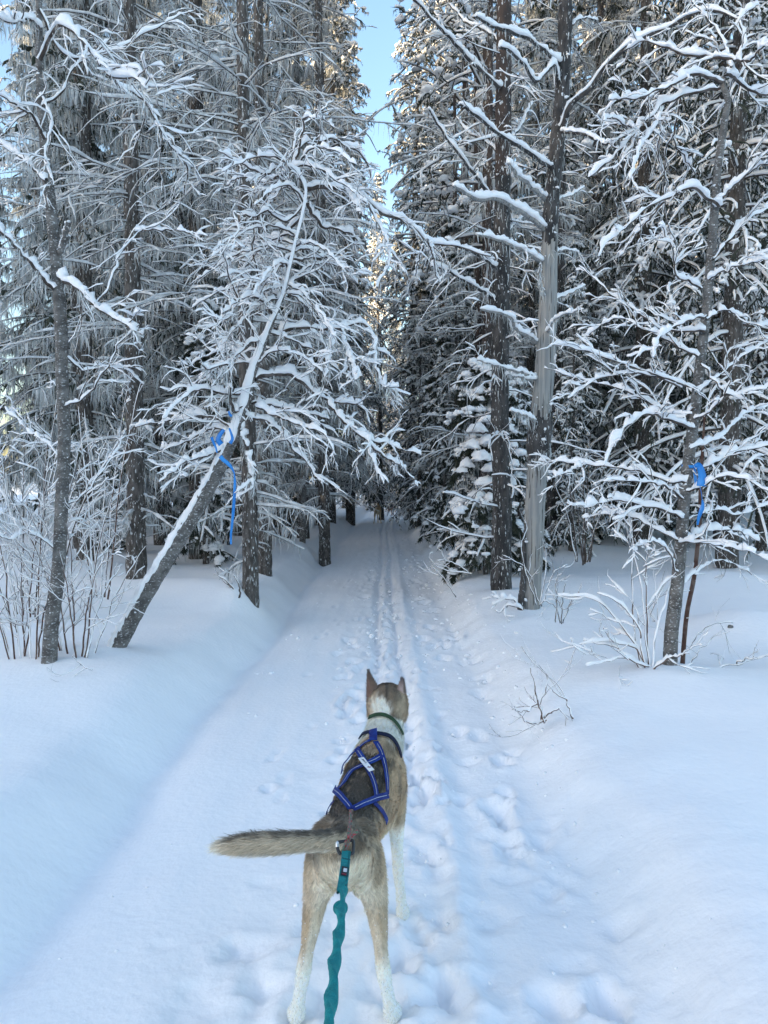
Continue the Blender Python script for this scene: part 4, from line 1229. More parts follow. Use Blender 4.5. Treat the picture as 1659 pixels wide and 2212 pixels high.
for sd, lab, px, Y, w, m in [
    (411, 'thin reddish pine trunk left of the dark rough pine', [(1036, 1190), (1034, 900), (1032, 600), (1030, 300), (1028, -100)], 13.5, [16, 15, 14, 12, 9], 'redpine'),
    (412, 'slim pine trunk half hidden behind the dark rough pine', [(1052, 1253), (1054, 1000), (1056, 700), (1058, 300), (1060, -150)], 11.0, [13, 13, 13, 13, 10], 'redpine'),
    (413, 'thin brown trunk between the trail and the young snowy spruce', [(986, 1150), (985, 1000), (984, 800), (983, 500), (982, 200)], 16.0, [13, 12, 11, 10, 7], 'redpine'),
    (414, 'pale flaking birch trunk in the wood behind the leaning birch', [(443, 1203), (442, 1120), (440, 980), (437, 760), (433, 500)], 11.8, [21, 19, 16, 13, 9], 'birch'),
    (415, 'pair forming pale birch trunk near the left bank far from the viewer', [(654, 1160), (656, 1080), (657, 960), (660, 760)], 14.6, [13, 12, 11, 8], 'birch'),
    (416, 'thin dark trunk at the right edge behind the ribboned birch', [(1640, 1160), (1641, 1050), (1643, 850), (1645, 500), (1648, 100)], 13.0, [17, 16, 15, 12, 9], 'pine'),
]:
    bare_spruce('bare_trunk_tree' if m != 'birch' else 'birch_tree', lab, sd, px, Y, w, M[m], 1.0, 40)

rb = rng_of(450)
snowy_bush('birch_bush', 'clump of snowy birch shoots around the foot of the slim birch at the left edge', 451, fan(rb, 60, 1435, 11, 150, 200, 560, 0.1), 4.95, M['redtwig'], 0.020, 9)
snowy_bush('birch_bush', 'low fan of bare snowy shoots between the slim birch and the leaning birch', 452, fan(rb, 165, 1420, 9, 130, 150, 420, 0.15), 4.95, M['redtwig'], 0.014, 7)
snowy_bush('birch_bush', 'snowy thicket of tall shoots behind the slim birch at the left edge', 453, fan(rb, 60, 1330, 10, 170, 260, 560, 0.1), 6.4, M['twig'], 0.026, 8)
snowy_bush('birch_bush', 'slender snowy saplings in front of the dark snow flecked trunk', 454, fan(rb, 215, 1290, 6, 70, 250, 520, 0.1), 7.0, M['redtwig'], 0.022, 7, 'sapling')
snowy_bush('birch_bush', 'low twiggy bush with long snowy side shoots at the foot of the ribboned birch', 455,
           [[(1405, 1450), (1392, 1330), (1375, 1230), (1350, 1120)], [(1392, 1452), (1380, 1360), (1345, 1310), (1290, 1280)], [(1385, 1450), (1370, 1330), (1366, 1200), (1364, 1080)],
            [(1398, 1446), (1370, 1400), (1300, 1385), (1225, 1402)], [(1402, 1440), (1350, 1422), (1300, 1430), (1268, 1438)], [(1410, 1448), (1420, 1360), (1440, 1290), (1455, 1240)],
            [(1396, 1440), (1350, 1360), (1290, 1300), (1205, 1285)], [(1404, 1452), (1398, 1300), (1400, 1180), (1420, 1090)], [(1412, 1455), (1380, 1462), (1350, 1463), (1325, 1468)],
            [(1385, 1445), (1330, 1400), (1260, 1385)], [(1412, 1445), (1450, 1420), (1485, 1412)]], 4.7, M['redtwig'], 0.022, 6)
snowy_bush('twig_plant', 'small bare twigs with thin snow sticking out of the right bank near the trail', 456,
           [[(1176, 1562), (1162, 1520), (1155, 1480), (1144, 1440)], [(1172, 1560), (1168, 1520), (1178, 1490), (1182, 1462)], [(1238, 1552), (1222, 1518), (1205, 1500), (1180, 1482)],
            [(1180, 1555), (1150, 1562), (1125, 1550), (1112, 1528)], [(1176, 1550), (1205, 1530), (1228, 1555)], [(1160, 1520), (1135, 1535), (1103, 1530)]], 4.0, M['redtwig'], 0.0028, 4, 'plant', 0.08, 4.6)
snowy_bush('twig_plant', 'few bare twigs standing in front of the dead pine', 457,
           [[(1166, 1308), (1176, 1260), (1180, 1210), (1172, 1160)], [(1158, 1306), (1140, 1250), (1128, 1200), (1122, 1150)], [(1170, 1310), (1195, 1240), (1226, 1220)], [(1164, 1300), (1135, 1230), (1086, 1200)]], 6.9, M['twig'], 0.009, 4, 'plant', 0.1, 2.6)
snowy_bush('twig_plant', 'sparse bare shoots growing between the dead pine and the ribboned birch', 458,
           [[(1210, 1346), (1198, 1310), (1172, 1296)], [(1200, 1344), (1203, 1290), (1203, 1250), (1216, 1235)], [(1213, 1348), (1215, 1300), (1222, 1260)], [(1216, 1346), (1235, 1300), (1250, 1280)]], 6.1, M['twig'], 0.008, 4, 'plant', 0.1, 2.4)
snowy_bush('twig_plant', 'bare curving twigs hanging over the snow just right of the trail', 459,
           [[(985, 1290), (965, 1258), (930, 1220)], [(1020, 1240), (985, 1236), (950, 1228), (925, 1205)], [(1010, 1236), (975, 1215), (945, 1210)]], 8.0, M['twig'], 0.012, 6, 'plant', 0.1, 2.2)
snowy_bush('fallen_branch', 'long thin fallen branch lying on the snow at the right edge', 460,
           [[(1518, 1450), (1570, 1440), (1620, 1428), (1700, 1405)], [(1590, 1436), (1610, 1424), (1640, 1422)]], 4.9, M['twig'], 0.008, 1.5, 'branch', 0.1, 3.0)
snowy_bush('twig_plant', 'forked bare twig poking from the snow right of the birch foot', 461,
           [[(1490, 1440), (1510, 1405), (1540, 1378)], [(1488, 1400), (1530, 1352), (1585, 1345)]], 4.9, M['twig'], 0.008, 2.5, 'plant', 0.1, 2.4)
snowy_bush('twig_plant', 'single short twig lying on the left bank in front of the slim birch', 462,
           [[(200, 1445), (180, 1440), (165, 1425), (158, 1415)]], 4.5, M['twig'], 0.006, 4, 'plant', 0.05, 2.2)
snowy_bush('broken_branch', 'broken snowy branch leaning at the foot of the spruce with the dark trunk', 463,
           [[(520, 1298), (500, 1270), (480, 1250), (470, 1235)], [(515, 1295), (520, 1275), (505, 1240)], [(522, 1300), (490, 1255), (460, 1240)]], 7.3, M['twig'], 0.016, 5, 'branch', 0.1, 5.0)
snowy_bush('fallen_branch', 'snow capped fallen branch at the foot of the dead pine', 464,
           [[(1128, 1318), (1100, 1306), (1080, 1322), (1070, 1318)], [(1120, 1310), (1105, 1296), (1066, 1290)]], 6.8, M['twig'], 0.035, 4, 'branch', 0.08, 4.0)
snowy_bush('birch_bush', 'bare leafless thicket in the dark wood between the dead pine and the ribboned birch', 465, fan(rb, 1262, 1215, 8, 60, 120, 330, 0.1), 8.6, M['twig'], 0.010, 5)
snowy_bush('birch_bush', 'grey brushwood at the far end of the left bank', 466, fan(rb, 615, 1165, 8, 60, 60, 170, 0.1), 13.0, M['twig'], 0.014, 4)
snowy_bush('birch_bush', 'thin brushwood in front of the pale birch trunk left of the trail', 467, fan(rb, 480, 1175, 7, 50, 60, 190, 0.1), 11.0, M['twig'], 0.014, 4)

# young spruces by the dark pine
YS = stand(PROTO['small'][0], 'young_spruce', 'young spruce with fat snow cushions hugging the left side of the dark pine', pix(1050, 1200, 9.4)[0], 9.4, 0.6, 1.0)
stand(PROTO['small'][1], 'young_spruce', 'drooping young spruce right beside the trail in front of thin trunks', pix(1010, 1200, 10.2)[0], 10.2, 2.2, 0.42)
stand(PROTO['small'][1], 'young_spruce', 'snowy young spruce seen between the dark pine and the dead pine', pix(1122, 1200, 9.9)[0], 9.9, 4.0, 0.62)
stand(PROTO['small'][1], 'young_spruce', 'tall drooping young spruce with spread boughs on the right edge of the trail', pix(960, 1150, 15.0)[0], 15.0, 1.0, 0.95)

rg_ = rng_of(470)
for (u, v, su, sv) in [(1050, 905, 22, 20), (1030, 925, 26, 22), (1056, 950, 24, 24), (1020, 960, 22, 24), (1040, 985, 28, 26), (1008, 1000, 18, 24), (1058, 1010, 20, 22), (998, 1015, 16, 14), (1046, 1040, 28, 22),
                       (1028, 1068, 22, 18), (1060, 1075, 20, 22), (1100, 925, 12, 14), (1108, 960, 14, 16), (1112, 1000, 12, 18), (1106, 1040, 12, 20), (995, 1150, 20, 14), (1020, 1165, 22, 14), (1048, 1140, 18, 12), (1030, 1110, 14, 10)]:
    y_ = 9.05 + rg_.uniform(-.12, .2)
    c_ = np.array(pix(u, v, y_)); f_ = KPX * y_ * 0.62
    vv, ff = _subdiv(*ICO1)
    nz_ = noise3(vv[:, 0] * 2.2 + u, vv[:, 1] * 2.2 + v, vv[:, 2] * 2.2)
    nz2_ = noise3(vv[:, 0] * 4.5 + v, vv[:, 1] * 4.5 + u, vv[:, 2] * 4.5)
    vv = vv * (1 + 0.45 * nz_ + 0.22 * nz2_)[:, None]
    vv[:, 2] = np.where(vv[:, 2] < 0, vv[:, 2] * 0.55, vv[:, 2])
    vv[:, 2] -= 0.42 * (vv[:, 0] ** 2 + vv[:, 1] ** 2)
    vv = vv * np.array([su * f_ * 1.3, su * f_ * 1.3, sv * f_ * 0.85]) + c_
    YS_g = Geo().add((vv - np.array(YS.location)) @ np.array([[math.cos(.6), -math.sin(.6), 0], [math.sin(.6), math.cos(.6), 0], [0, 0, 1]]), [ff])
    link('snow_cushion', YS_g.mesh('snow_cushion', M['snow']), YS)

def boulder(label, x, y, r, seed):
    rg = rng_of(seed)
    t = thing('snowy_boulder', label, 'boulder', (x, y, hz(x, y)))
    v, f = ICO1
    v2 = v * (1 + 0.12 * rg.normal(size=(len(v), 1)))
    Geo().add(v2 * np.array([r, r * .9, r * .7]) + np.array(t.location), [f]).obj('rock', M['rock'], t)
    return t
boulder('dark stone tip showing through the round snow mound at the right edge', pix(1578, 1337, 5.75)[0], 5.75, 0.022, 5)
# ------------------------------------------------------------------ dogs
def loft(sec, k=20, side=(1, 0, 0), sub=4):
    """closed tapering body through sections (x, y, z, half width along side, half height across)"""
    s = np.asarray(sec, float)
    n = (len(s) - 1) * sub + 1
    C = catmull(s[:, :3], n)
    d = np.concatenate([[0], np.cumsum(np.linalg.norm(np.diff(s[:, :3], axis=0), axis=1))])
    dd = np.concatenate([[0], np.cumsum(np.linalg.norm(np.diff(C, axis=0), axis=1))])
    t = dd / dd[-1] * d[-1]
    a = np.interp(t, d, s[:, 3]); b = np.interp(t, d, s[:, 4])
    T = tangents(C[None])[0]
    sv = np.asarray(side, float)
    S = nrm(sv - (T @ sv)[:, None] * T)
    U = np.cross(S, T)
    an = np.arange(k) * 2 * np.pi / k
    V = C[:, None] + S[:, None] * (a[:, None] * np.cos(an))[..., None] + U[:, None] * (b[:, None] * np.sin(an))[..., None]
    V = V.reshape(-1, 3)
    F = grid_faces(1, n, k)
    c0, c1 = len(V), len(V) + 1
    V = np.concatenate([V, C[:1] - T[:1] * min(a[0], b[0]) * 0.5, C[-1:] + T[-1:] * min(a[-1], b[-1]) * 0.5])
    i = np.arange(k); j = (i + 1) % k
    tri = np.concatenate([np.stack([j, i, np.full(k, c0)], -1), np.stack([(n - 1) * k + i, (n - 1) * k + j, np.full(k, c1)], -1)])
    return V, [F, tri], C

BODY = [(-.112, 1.925, .46, .045, .05), (-.112, 1.965, .468, .082, .085), (-.104, 2.06, .470, .086, .095), (-.088, 2.17, .480, .078, .094), (-.068, 2.28, .478, .090, .116),
        (-.048, 2.38, .475, .099, .143), (-.030, 2.46, .490, .099, .150), (-.014, 2.54, .515, .083, .125), (-.006, 2.595, .53, .052, .075)]
NECK = [(-.028, 2.46, .555, .080, .085), (-.010, 2.53, .578, .074, .078), (.001, 2.60, .605, .066, .066), (.008, 2.66, .640, .062, .062), (.011, 2.70, .665, .055, .058)]
HEAD = [(.009, 2.635, .645, .050, .055), (.011, 2.675, .663, .073, .072), (.013, 2.725, .676, .077, .072), (.016, 2.78, .668, .066, .063), (.019, 2.825, .650, .044, .045),
        (.022, 2.88, .635, .033, .035), (.025, 2.935, .628, .026, .028)]
TAIL = [(-.112, 2.03, .522, .040, .038), (-.116, 1.975, .536, .032, .034), (-.150, 1.938, .546, .025, .026), (-.21, 1.920, .552, .0235, .024), (-.28, 1.912, .552, .025, .0255), (-.35, 1.915, .547, .024, .0245),
        (-.405, 1.925, .539, .017, .018), (-.440, 1.935, .533, .007, .008)]
HINDL = [(-.156, 2.045, .485, .048, .085), (-.174, 2.055, .43, .048, .092), (-.187, 2.078, .36, .042, .080), (-.197, 2.085, .30, .035, .062), (-.206, 2.05, .25, .0275, .044), (-.213, 2.00, .208, .0185, .028),
         (-.220, 1.958, .168, .0215, .031), (-.227, 1.962, .125, .0170, .022), (-.236, 1.970, .07, .0180, .021), (-.242, 1.985, .035, .0255, .030), (-.246, 2.01, .018, .026, .024)]
def mir(sec, cx=-.112):
    return [(2 * cx - x, y, z, a, b) for x, y, z, a, b in sec]
HINDR = [(x + .004 * (0.485 - z) / .485, y + .012 * (0.485 - z), z, a, b) for x, y, z, a, b in mir(HINDL)]
FRONTR = [(.030, 2.475, .54, .042, .075), (.036, 2.455, .46, .042, .066), (.040, 2.425, .385, .032, .046), (.042, 2.43, .33, .025, .032), (.045, 2.445, .25, .0195, .023), (.050, 2.455, .165, .0195, .022),
          (.055, 2.46, .12, .0165, .019), (.060, 2.465, .06, .018, .019), (.065, 2.485, .02, .024, .030), (.067, 2.51, .004, .023, .022)]
FRONTL = [(-.092, 2.475, .54, .042, .075), (-.094, 2.455, .46, .042, .066), (-.088, 2.425, .385, .032, .046), (-.080, 2.43, .33, .025, .032), (-.068, 2.445, .25, .0195, .023), (-.058, 2.455, .165, .0195, .022),
          (-.054, 2.46, .12, .0165, .019), (-.050, 2.465, .06, .018, .019), (-.048, 2.485, .02, .024, .030), (-.047, 2.51, .004, .023, .022)]
REGIONS = [('body', BODY), ('neck', NECK), ('head', HEAD), ('tail', TAIL), ('hindl', HINDL), ('hindr', HINDR), ('frontr', FRONTR), ('frontl', FRONTL)]

def ear(left=True):
    if left:
        sec = [(-.036, 2.712, .690, .030, .020), (-.040, 2.716, .715, .029, .013), (-.046, 2.722, .742, .022, .008), (-.053, 2.728, .770, .012, .006), (-.058, 2.732, .795, .004, .004)]
        side = (0.93, -0.35, 0)
    else:
        sec = [(.056, 2.715, .680, .028, .020), (.060, 2.712, .705, .025, .012), (.064, 2.709, .730, .019, .008), (.066, 2.706, .755, .013, .006), (.066, 2.702, .773, .005, .004)]
        side = (0.80, 0.60, 0)
    return loft(sec, 16, side, 3)

def dog_mesh(voxel, tail=TAIL, ears=True):
    g = Geo()
    for nme, sec in REGIONS:
        if nme == 'tail': sec = tail
        v, f, _ = loft(sec, 18, (0, 0.3, 1) if nme == 'tail' else (1, 0, 0))
        g.add(v, f)
    for c, r in (((-.112, 2.05, .50), (.100, .075, .062)), ((-.164, 2.05, .42), (.047, .09, .085)), ((-.060, 2.05, .42), (.047, .09, .085)), ((-.03, 2.47, .50), (.098, .07, .12)), ((.013, 2.70, .645), (.078, .045, .055))):
        g.add(ICO1[0] * np.array(r) + np.array(c), [ICO1[1]])
    me = g.mesh('dog_body', None)
    o = bpy.data.objects.new('tmp_body', me)
    COL.objects.link(o)
    rm = o.modifiers.new('r', 'REMESH'); rm.mode = 'VOXEL'; rm.voxel_size = voxel; rm.use_smooth_shade = True
    sm = o.modifiers.new('s', 'SMOOTH'); sm.factor = 0.5; sm.iterations = int(round(0.042 / voxel))
    dg = bpy.context.evaluated_depsgraph_get()
    out = bpy.data.meshes.new_from_object(o.evaluated_get(dg))
    bpy.data.objects.remove(o)
    n = len(out.vertices)
    V = np.empty(n * 3); out.vertices.foreach_get('co', V); V = V.reshape(-1, 3)
    out.calc_loop_triangles()
    F = np.empty(len(out.loop_triangles) * 3, np.int64); out.loop_triangles.foreach_get('vertices', F); F = F.reshape(-1, 3)
    return V, F

def vnormals(V, F):
    fn = np.cross(V[F[:, 1]] - V[F[:, 0]], V[F[:, 2]] - V[F[:, 0]])
    N = np.zeros_like(V)
    for i in range(3): np.add.at(N, F[:, i], fn)
    return nrm(N), fn

def regions_of(V, tail=TAIL):
    pts, ids, par, tg = [], [], [], []
    for i, (nme, sec) in enumerate(REGIONS):
        s = np.asarray(tail if nme == 'tail' else sec, float)
        C = catmull(s[:, :3], 24)
        d = np.linspace(0, 1, len(s))
        rad = np.interp(np.linspace(0, 1, 24), d, (s[:, 3] + s[:, 4]) * .5)
        pts.append(np.concatenate([C, rad[:, None]], 1)); ids.append(np.full(24, i)); par.append(np.linspace(0, 1, 24)); tg.append(tangents(C[None])[0])
    pts = np.concatenate(pts); ids = np.concatenate(ids); par = np.concatenate(par); tg = np.concatenate(tg)
    best = np.empty(len(V), int)
    for a in range(0, len(V), 20000):
        q = V[a:a + 20000]
        dd = np.linalg.norm(q[:, None] - pts[None, :, :3], axis=-1) - pts[None, :, 3]
        best[a:a + 20000] = dd.argmin(1)
    return ids[best], par[best], tg[best]

def mixc(c, d, t):
    return c * (1 - t[:, None]) + np.asarray(d) * t[:, None]

def husky_coat(p, n, reg, s):
    nz = noise3(p[:, 0] * 22, p[:, 1] * 14, p[:, 2] * 22)
    nf = noise3(p[:, 0] * 70, p[:, 1] * 26, p[:, 2] * 70)
    nv = noise3(p[:, 0] * 150, p[:, 1] * 50, p[:, 2] * 150)
    tan = np.array([.50, .385, .265]); grey = np.array([.19, .162, .132]); dark = np.array([.022, .019, .018]); cream = np.array([.70, .645, .55]); white = np.array([.80, .785, .75])
    c = np.tile(tan, (len(p), 1))
    c = mixc(c, grey, np.clip(.15 + nz * .9, 0, .55))
    # trunk
    body = np.isin(reg, (0, 6, 7, 4, 5))
    top = n[:, 2]
    saddle = sstep(.30, .72, top + .16 * nz) * sstep(2.00, 2.06, p[:, 1]) * (reg == 0)
    c = mixc(c, dark, saddle * (.93 - .45 * sstep(.25, .6, nf)))
    rump = sstep(.0, .5, top + .2 * nz) * (1 - sstep(2.03, 2.16, p[:, 1])) * body * sstep(.44, .49, p[:, 2])
    c = mixc(c, np.array([.10, .082, .066]), rump * (.85 - .4 * sstep(0, .5, nf)))
    c = mixc(c, np.array([.05, .043, .038]), body * sstep(.35, .75, top) * (1 - sstep(2.16, 2.2, p[:, 1])) * sstep(.25, .6, nf) * .7)
    c = mixc(c, cream, (reg == 0) * sstep(.05, .55, -top + .1 * nz))
    # seat: pale between the thighs
    seat = sstep(-.15, .45, -n[:, 1] + .2 * nz) * (1 - sstep(.055, .105, np.abs(p[:, 0] + .112) + .02 * nz)) * (1 - sstep(.485, .525, p[:, 2])) * (p[:, 1] < 2.2)
    c = mixc(c, cream, seat * .95)
    # hind legs
    for r_, sg in ((4, -1), (5, 1)):
        h = reg == r_
        inner = sstep(-.25, .35, -sg * n[:, 0] - .25 * n[:, 1] + .2 * nz)
        c = mixc(c, cream, h * inner * .9)
        c = mixc(c, np.array([.58, .53, .45]), h * (1 - sstep(.33, .44, p[:, 2] + .03 * nz)) * .65)
        c = mixc(c, np.array([.40, .29, .18]), h * np.exp(-((p[:, 2] - .262) / .05) ** 2) * sstep(-.2, .5, sg * n[:, 0] - .3 * n[:, 1]) * .6)
        c = mixc(c, white, h * (1 - sstep(.165, .225, p[:, 2] + .02 * nz)))
    for r_ in (6, 7):
        h = reg == r_
        c = mixc(c, np.array([.40, .34, .27]), h * (1 - sstep(.40, .52, p[:, 2])) * .6)
        c = mixc(c, cream, h * sstep(.1, .6, -n[:, 0] * (1 if r_ == 6 else -1) + .2 * nz) * .8)
        c = mixc(c, white, h * (1 - sstep(.335, .385, p[:, 2] + .02 * nz)))
    # neck: white ruff with a dark rim over the withers
    h = reg == 1
    c = mixc(c, white, h * sstep(2.455, 2.50, p[:, 1] + .02 * nz))
    c = mixc(c, white, (reg == 0) * sstep(2.50, 2.54, p[:, 1] + .015 * nz) * .9)
    # head
    h = reg == 2
    hb = np.array([.235, .18, .132])
    c = mixc(c, hb, h * 1.0)
    c = mixc(c, np.array([0.55, 0.46, 0.35]), h * sstep(.35, .75, np.abs(n[:, 0])) * .75)
    c = mixc(c, np.array([.06, .048, .04]), h * np.exp(-((p[:, 0] - .010) / .006) ** 2) * sstep(.70, .73, p[:, 2]) * .9)
    c = mixc(c, np.array([.07, .055, .045]), h * sstep(.0, .6, nz) * .5)
    wp = (h | (reg == 1)) * sstep(0.0, 1.0, 1.5 - np.sqrt(((p[:, 0] + .013) / .034) ** 2 + ((p[:, 2] - .690) / .030) ** 2) + .35 * nf) * (p[:, 1] < 2.72)
    c = mixc(c, white, np.clip(wp * 1.4, 0, 1))
    c = mixc(c, np.array([.55, .48, .40]), h * (1 - sstep(.635, .66, p[:, 2])) * .6)
    # tail: dark above, pale below, pale tip
    h = reg == 3
    c = mixc(c, np.array([.47, .41, .33]), h * 1.0)
    c = mixc(c, dark * 1.6, h * sstep(.62, 1.0, top + .25 * nf) * .8)
    c = mixc(c, np.array([.62, .59, .54]), h * sstep(.15, .8, -top + .15 * nz))
    c = mixc(c, np.array([.70, .66, .60]), h * sstep(.84, .93, s))
    c = c * (1 + .22 * nv[:, None]) * np.array([1.17, 1.10, 1.0])
    return np.clip(c, .012, .85)

def dog_fur(V, F, reg, par, tg, N, coat, count, seed, block=None):
    rg = rng_of(seed)
    fn = np.cross(V[F[:, 1]] - V[F[:, 0]], V[F[:, 2]] - V[F[:, 0]])
    ar = np.linalg.norm(fn, axis=1)
    wgt = ar * np.where(np.isin(reg[F[:, 0]], (3,)), 2.2, 1.0) * np.where(np.isin(reg[F[:, 0]], (1, 2)), 1.5, 1.0)
    fi = rg.choice(len(F), count, p=wgt / wgt.sum())
    a, b = rg.uniform(size=(2, count))
    sw = a + b > 1; a[sw] = 1 - a[sw]; b[sw] = 1 - b[sw]
    t = F[fi]
    P = V[t[:, 0]] + (V[t[:, 1]] - V[t[:, 0]]) * a[:, None] + (V[t[:, 2]] - V[t[:, 0]]) * b[:, None]
    n = nrm(N[t[:, 0]] * (1 - a - b)[:, None] + N[t[:, 1]] * a[:, None] + N[t[:, 2]] * b[:, None])
    r, s, T = reg[t[:, 0]], par[t[:, 0]], tg[t[:, 0]]
    flow = np.tile(np.array([0, -1.0, -.45]), (count, 1))
    for i in (4, 5, 6, 7): flow[r == i] = T[r == i]
    flow[r == 3] = T[r == 3] + np.array([0, 0, -.30])
    flow[(r == 1) | (r == 2)] = -T[(r == 1) | (r == 2)] + np.array([0, 0, -.2])
    flow = nrm(flow - (flow * n).sum(1, keepdims=True) * n + 1e-4)
    L = np.where(r == 0, .017, .010)
    L = np.where((r == 4) | (r == 5), np.where(P[:, 2] > .30, .017, .007), L)
    L = np.where(((r == 4) | (r == 5)) & (n[:, 1] < -.2) & (P[:, 2] > .28), .018, L)
    L = np.where((r == 6) | (r == 7), np.where(P[:, 2] > .40, .013, .006), L)
    L = np.where(r == 3, .014 + .030 * s, L)
    L = np.where(r == 1, .024, L); L = np.where(r == 2, .015, L)
    L = L * rg.uniform(.6, 1.35, count)
    if block is not None:
        d = block(P)
        L = np.where(d < .011, L * .35, L)
    d1 = nrm(flow + n * rg.uniform(.2, .5, count)[:, None] + rg.normal(size=(count, 3)) * .14)
    d2 = nrm(flow + n * rg.uniform(0, .2, count)[:, None] + rg.normal(size=(count, 3)) * .18)
    m1 = P + d1 * (L * .5)[:, None]
    e = m1 + d2 * (L * .5)[:, None]
    w = np.where(r == 3, .0011, .0010) * rg.uniform(.6, 1.3, count)
    side = nrm(np.cross(d1, n) + rg.normal(size=(count, 3)) * .1)
    root = P - n * .002
    v = np.stack([root - side * w[:, None], root + side * w[:, None], m1 + side * w[:, None] * .8, m1 - side * w[:, None] * .8, e], 1)
    c = coat(P, n, r, s) * rg.uniform(.72, 1.25, count)[:, None]
    cc = np.repeat(c[:, None], 5, 1); cc[:, 4] *= 1.12
    o = (np.arange(count) * 5)[:, None]
    return v.reshape(-1, 3), [o + np.array([[0, 1, 2, 3]]), o + np.array([[3, 2, 4]])], np.clip(cc.reshape(-1, 3), .008, .88)

def ribbon(C, N, w, th, wprof=None):
    """flat strap of width w and thickness th along C, lying against normals N"""
    C = np.asarray(C, float); n = len(C)
    T = tangents(C[None])[0]
    S = nrm(np.cross(T, N))
    ww = (w * .5 * (np.ones(n) if wprof is None else wprof))[:, None]
    a = C - S * ww; b = C + S * ww
    V = np.stack([a, b, b + N * th, a + N * th], 1).reshape(-1, 3)
    F = grid_faces(1, n, 4)
    cap = np.array([[0, 1, 2, 3], [n * 4 - 1, n * 4 - 2, n * 4 - 3, n * 4 - 4]])
    return V, [F, cap]

def husky():
    V, F = dog_mesh(.006)
    N, _ = vnormals(V, F)
    reg, par, tg = regions_of(V)
    t = thing('husky_dog', 'lean grey and tan husky in a blue harness seen from behind, standing on the trail', 'dog', (-.06, 2.25, 0))
    bvh = BVHTree.FromPolygons([tuple(v) for v in V], [tuple(map(int, f)) for f in F])
    eye = Vector((0, 0, CAMZ))
    def shot(u, v):
        d = (Vector(pix(u, v, 2.0)) - eye).normalized()
        for du, dv in ((0, 0), (2, 0), (-2, 0), (4, 0), (-4, 0), (6, 0), (-6, 0), (0, 4), (0, -4), (9, 3), (-9, 3)):
            d = (Vector(pix(u + du, v + dv, 2.0)) - eye).normalized()
            h = bvh.ray_cast(eye, d)
            if h[0] is not None:
                return np.array(h[0]), np.array(h[1])
        return None
    def path(px, n):
        px = np.asarray(px, float)
        C = catmull(np.concatenate([px, np.zeros((len(px), 1))], 1), n)[:, :2]
        r = [shot(u, v) for u, v in C]
        r = [x for x in r if x is not None]
        P = np.array([x[0] for x in r]); Nn = np.array([x[1] for x in r])
        P = smooth1(P[None], 2)[0]; Nn = nrm(smooth1(Nn[None], 6)[0])
        return P, Nn
    Wd = .0185
    strapdef = [
        ([(808.5, 1577), (807.5, 1588), (806, 1602)], .027, 0.3, 'strap', False),
        ([(804, 1597), (790, 1604), (776.6, 1616), (763, 1628), (751.5, 1641), (744, 1655), (738, 1668)], .013, 0, 'strap', True),
        ([(810, 1599), (820, 1619), (826, 1642), (830.5, 1676), (831, 1711)], .0175, 0, 'strap', True),
        ([(774, 1614), (783.5, 1636), (795, 1665), (803, 1688), (806.5, 1711), (808, 1727)], Wd, .003, 'strap', True),
        ([(825, 1628), (813, 1637), (799.4, 1645.5), (788, 1651), (776.6, 1656.5), (763, 1664), (754, 1677), (744, 1694), (732, 1705)], Wd, .0015, 'strap', True),
        ([(721, 1697), (734.4, 1710.5), (745.8, 1731), (758.4, 1751)], .0195, .004, 'strap', True),
        ([(758.4, 1751), (782, 1737), (805, 1724), (822, 1716.5), (832, 1714)], .0195, .0045, 'strap', True),
    ]
    hpts = []
    harness = None
    stitches = []
    for px, w, lift, mm, st in strapdef:
        P, Nn = path(px, 26)
        lift = lift if lift < .1 else .005
        P = P + Nn * (.009 + lift)
        hpts.append(P)
        g = Geo().add(*ribbon(P, Nn, w, .0022))
        if harness is None:
            harness = g.obj('harness', M['strap'], t, False)
        else:
            g.obj('strap', M['strap'], harness, False)
        if st:
            q = P[2:-2] + Nn[2:-2] * .0026
            Geo().add(*ribbon(q, Nn[2:-2], .0015, .0006)).obj('stitching', M['stitch'], harness, False)
    for px, w in (([(807, 1580), (795, 1581), (785, 1585), (776, 1592)], .016), ([(812, 1583), (828, 1585), (840, 1589), (850, 1600), (857, 1615), (862, 1632)], .017)):
        P, Nn = path(px, 22)
        P = P + Nn * .008
        hpts.append(P)
        Geo().add(*ribbon(P, Nn, w, .004)).obj('neck_strap', M['strapdark'], harness, False)
    # girth straps running down both flanks to the breast
    for sg in (-1, 1):
        P, Nn = [], []
        for i in range(18):
            f = i / 17
            y = 2.15 + .05 * f
            z = .548 - .075 * f
            cx = -.090 + .02 * f
            h = bvh.ray_cast(Vector((cx + sg * .4, y, z)), Vector((-sg, 0, 0)))
            if h[0] is not None and abs(h[0][0] - cx) < .2:
                P.append(np.array(h[0])); Nn.append(np.array(h[1]))
        if len(P) > 4:
            P = np.array(P); Nn = nrm(smooth1(np.array(Nn)[None], 3)[0])
            P = P + Nn * .009
            hpts.append(P)
            Geo().add(*ribbon(P, Nn, .017, .0022)).obj('girth_strap', M['strap'], harness, False)
    # woven label with script and a round badge
    P, Nn = path([(780.5, 1640), (790, 1655), (800, 1670)], 14)
    Nm = nrm(Nn.mean(0, keepdims=True)) * np.ones((14, 1))
    P = P + Nn * .0175
    lab = Geo().add(*ribbon(P, Nm, .0195, .0008)).obj('woven_label', M['white'], harness, False)
    T = nrm(P[-1] - P[0]); S = nrm(np.cross(T, Nm[0]))
    q = Geo()
    cen = P[0] + (P[-1] - P[0]) * .74 + Nm[0] * .0032
    an = np.linspace(0, 2 * np.pi, 25)
    circ = lambda r: cen + (S[None] * np.cos(an)[:, None] + T[None] * np.sin(an)[:, None]) * r
    q.add(*ribbon(circ(.0062), np.repeat(Nm[:1], 25, 0), .0016, .0004))
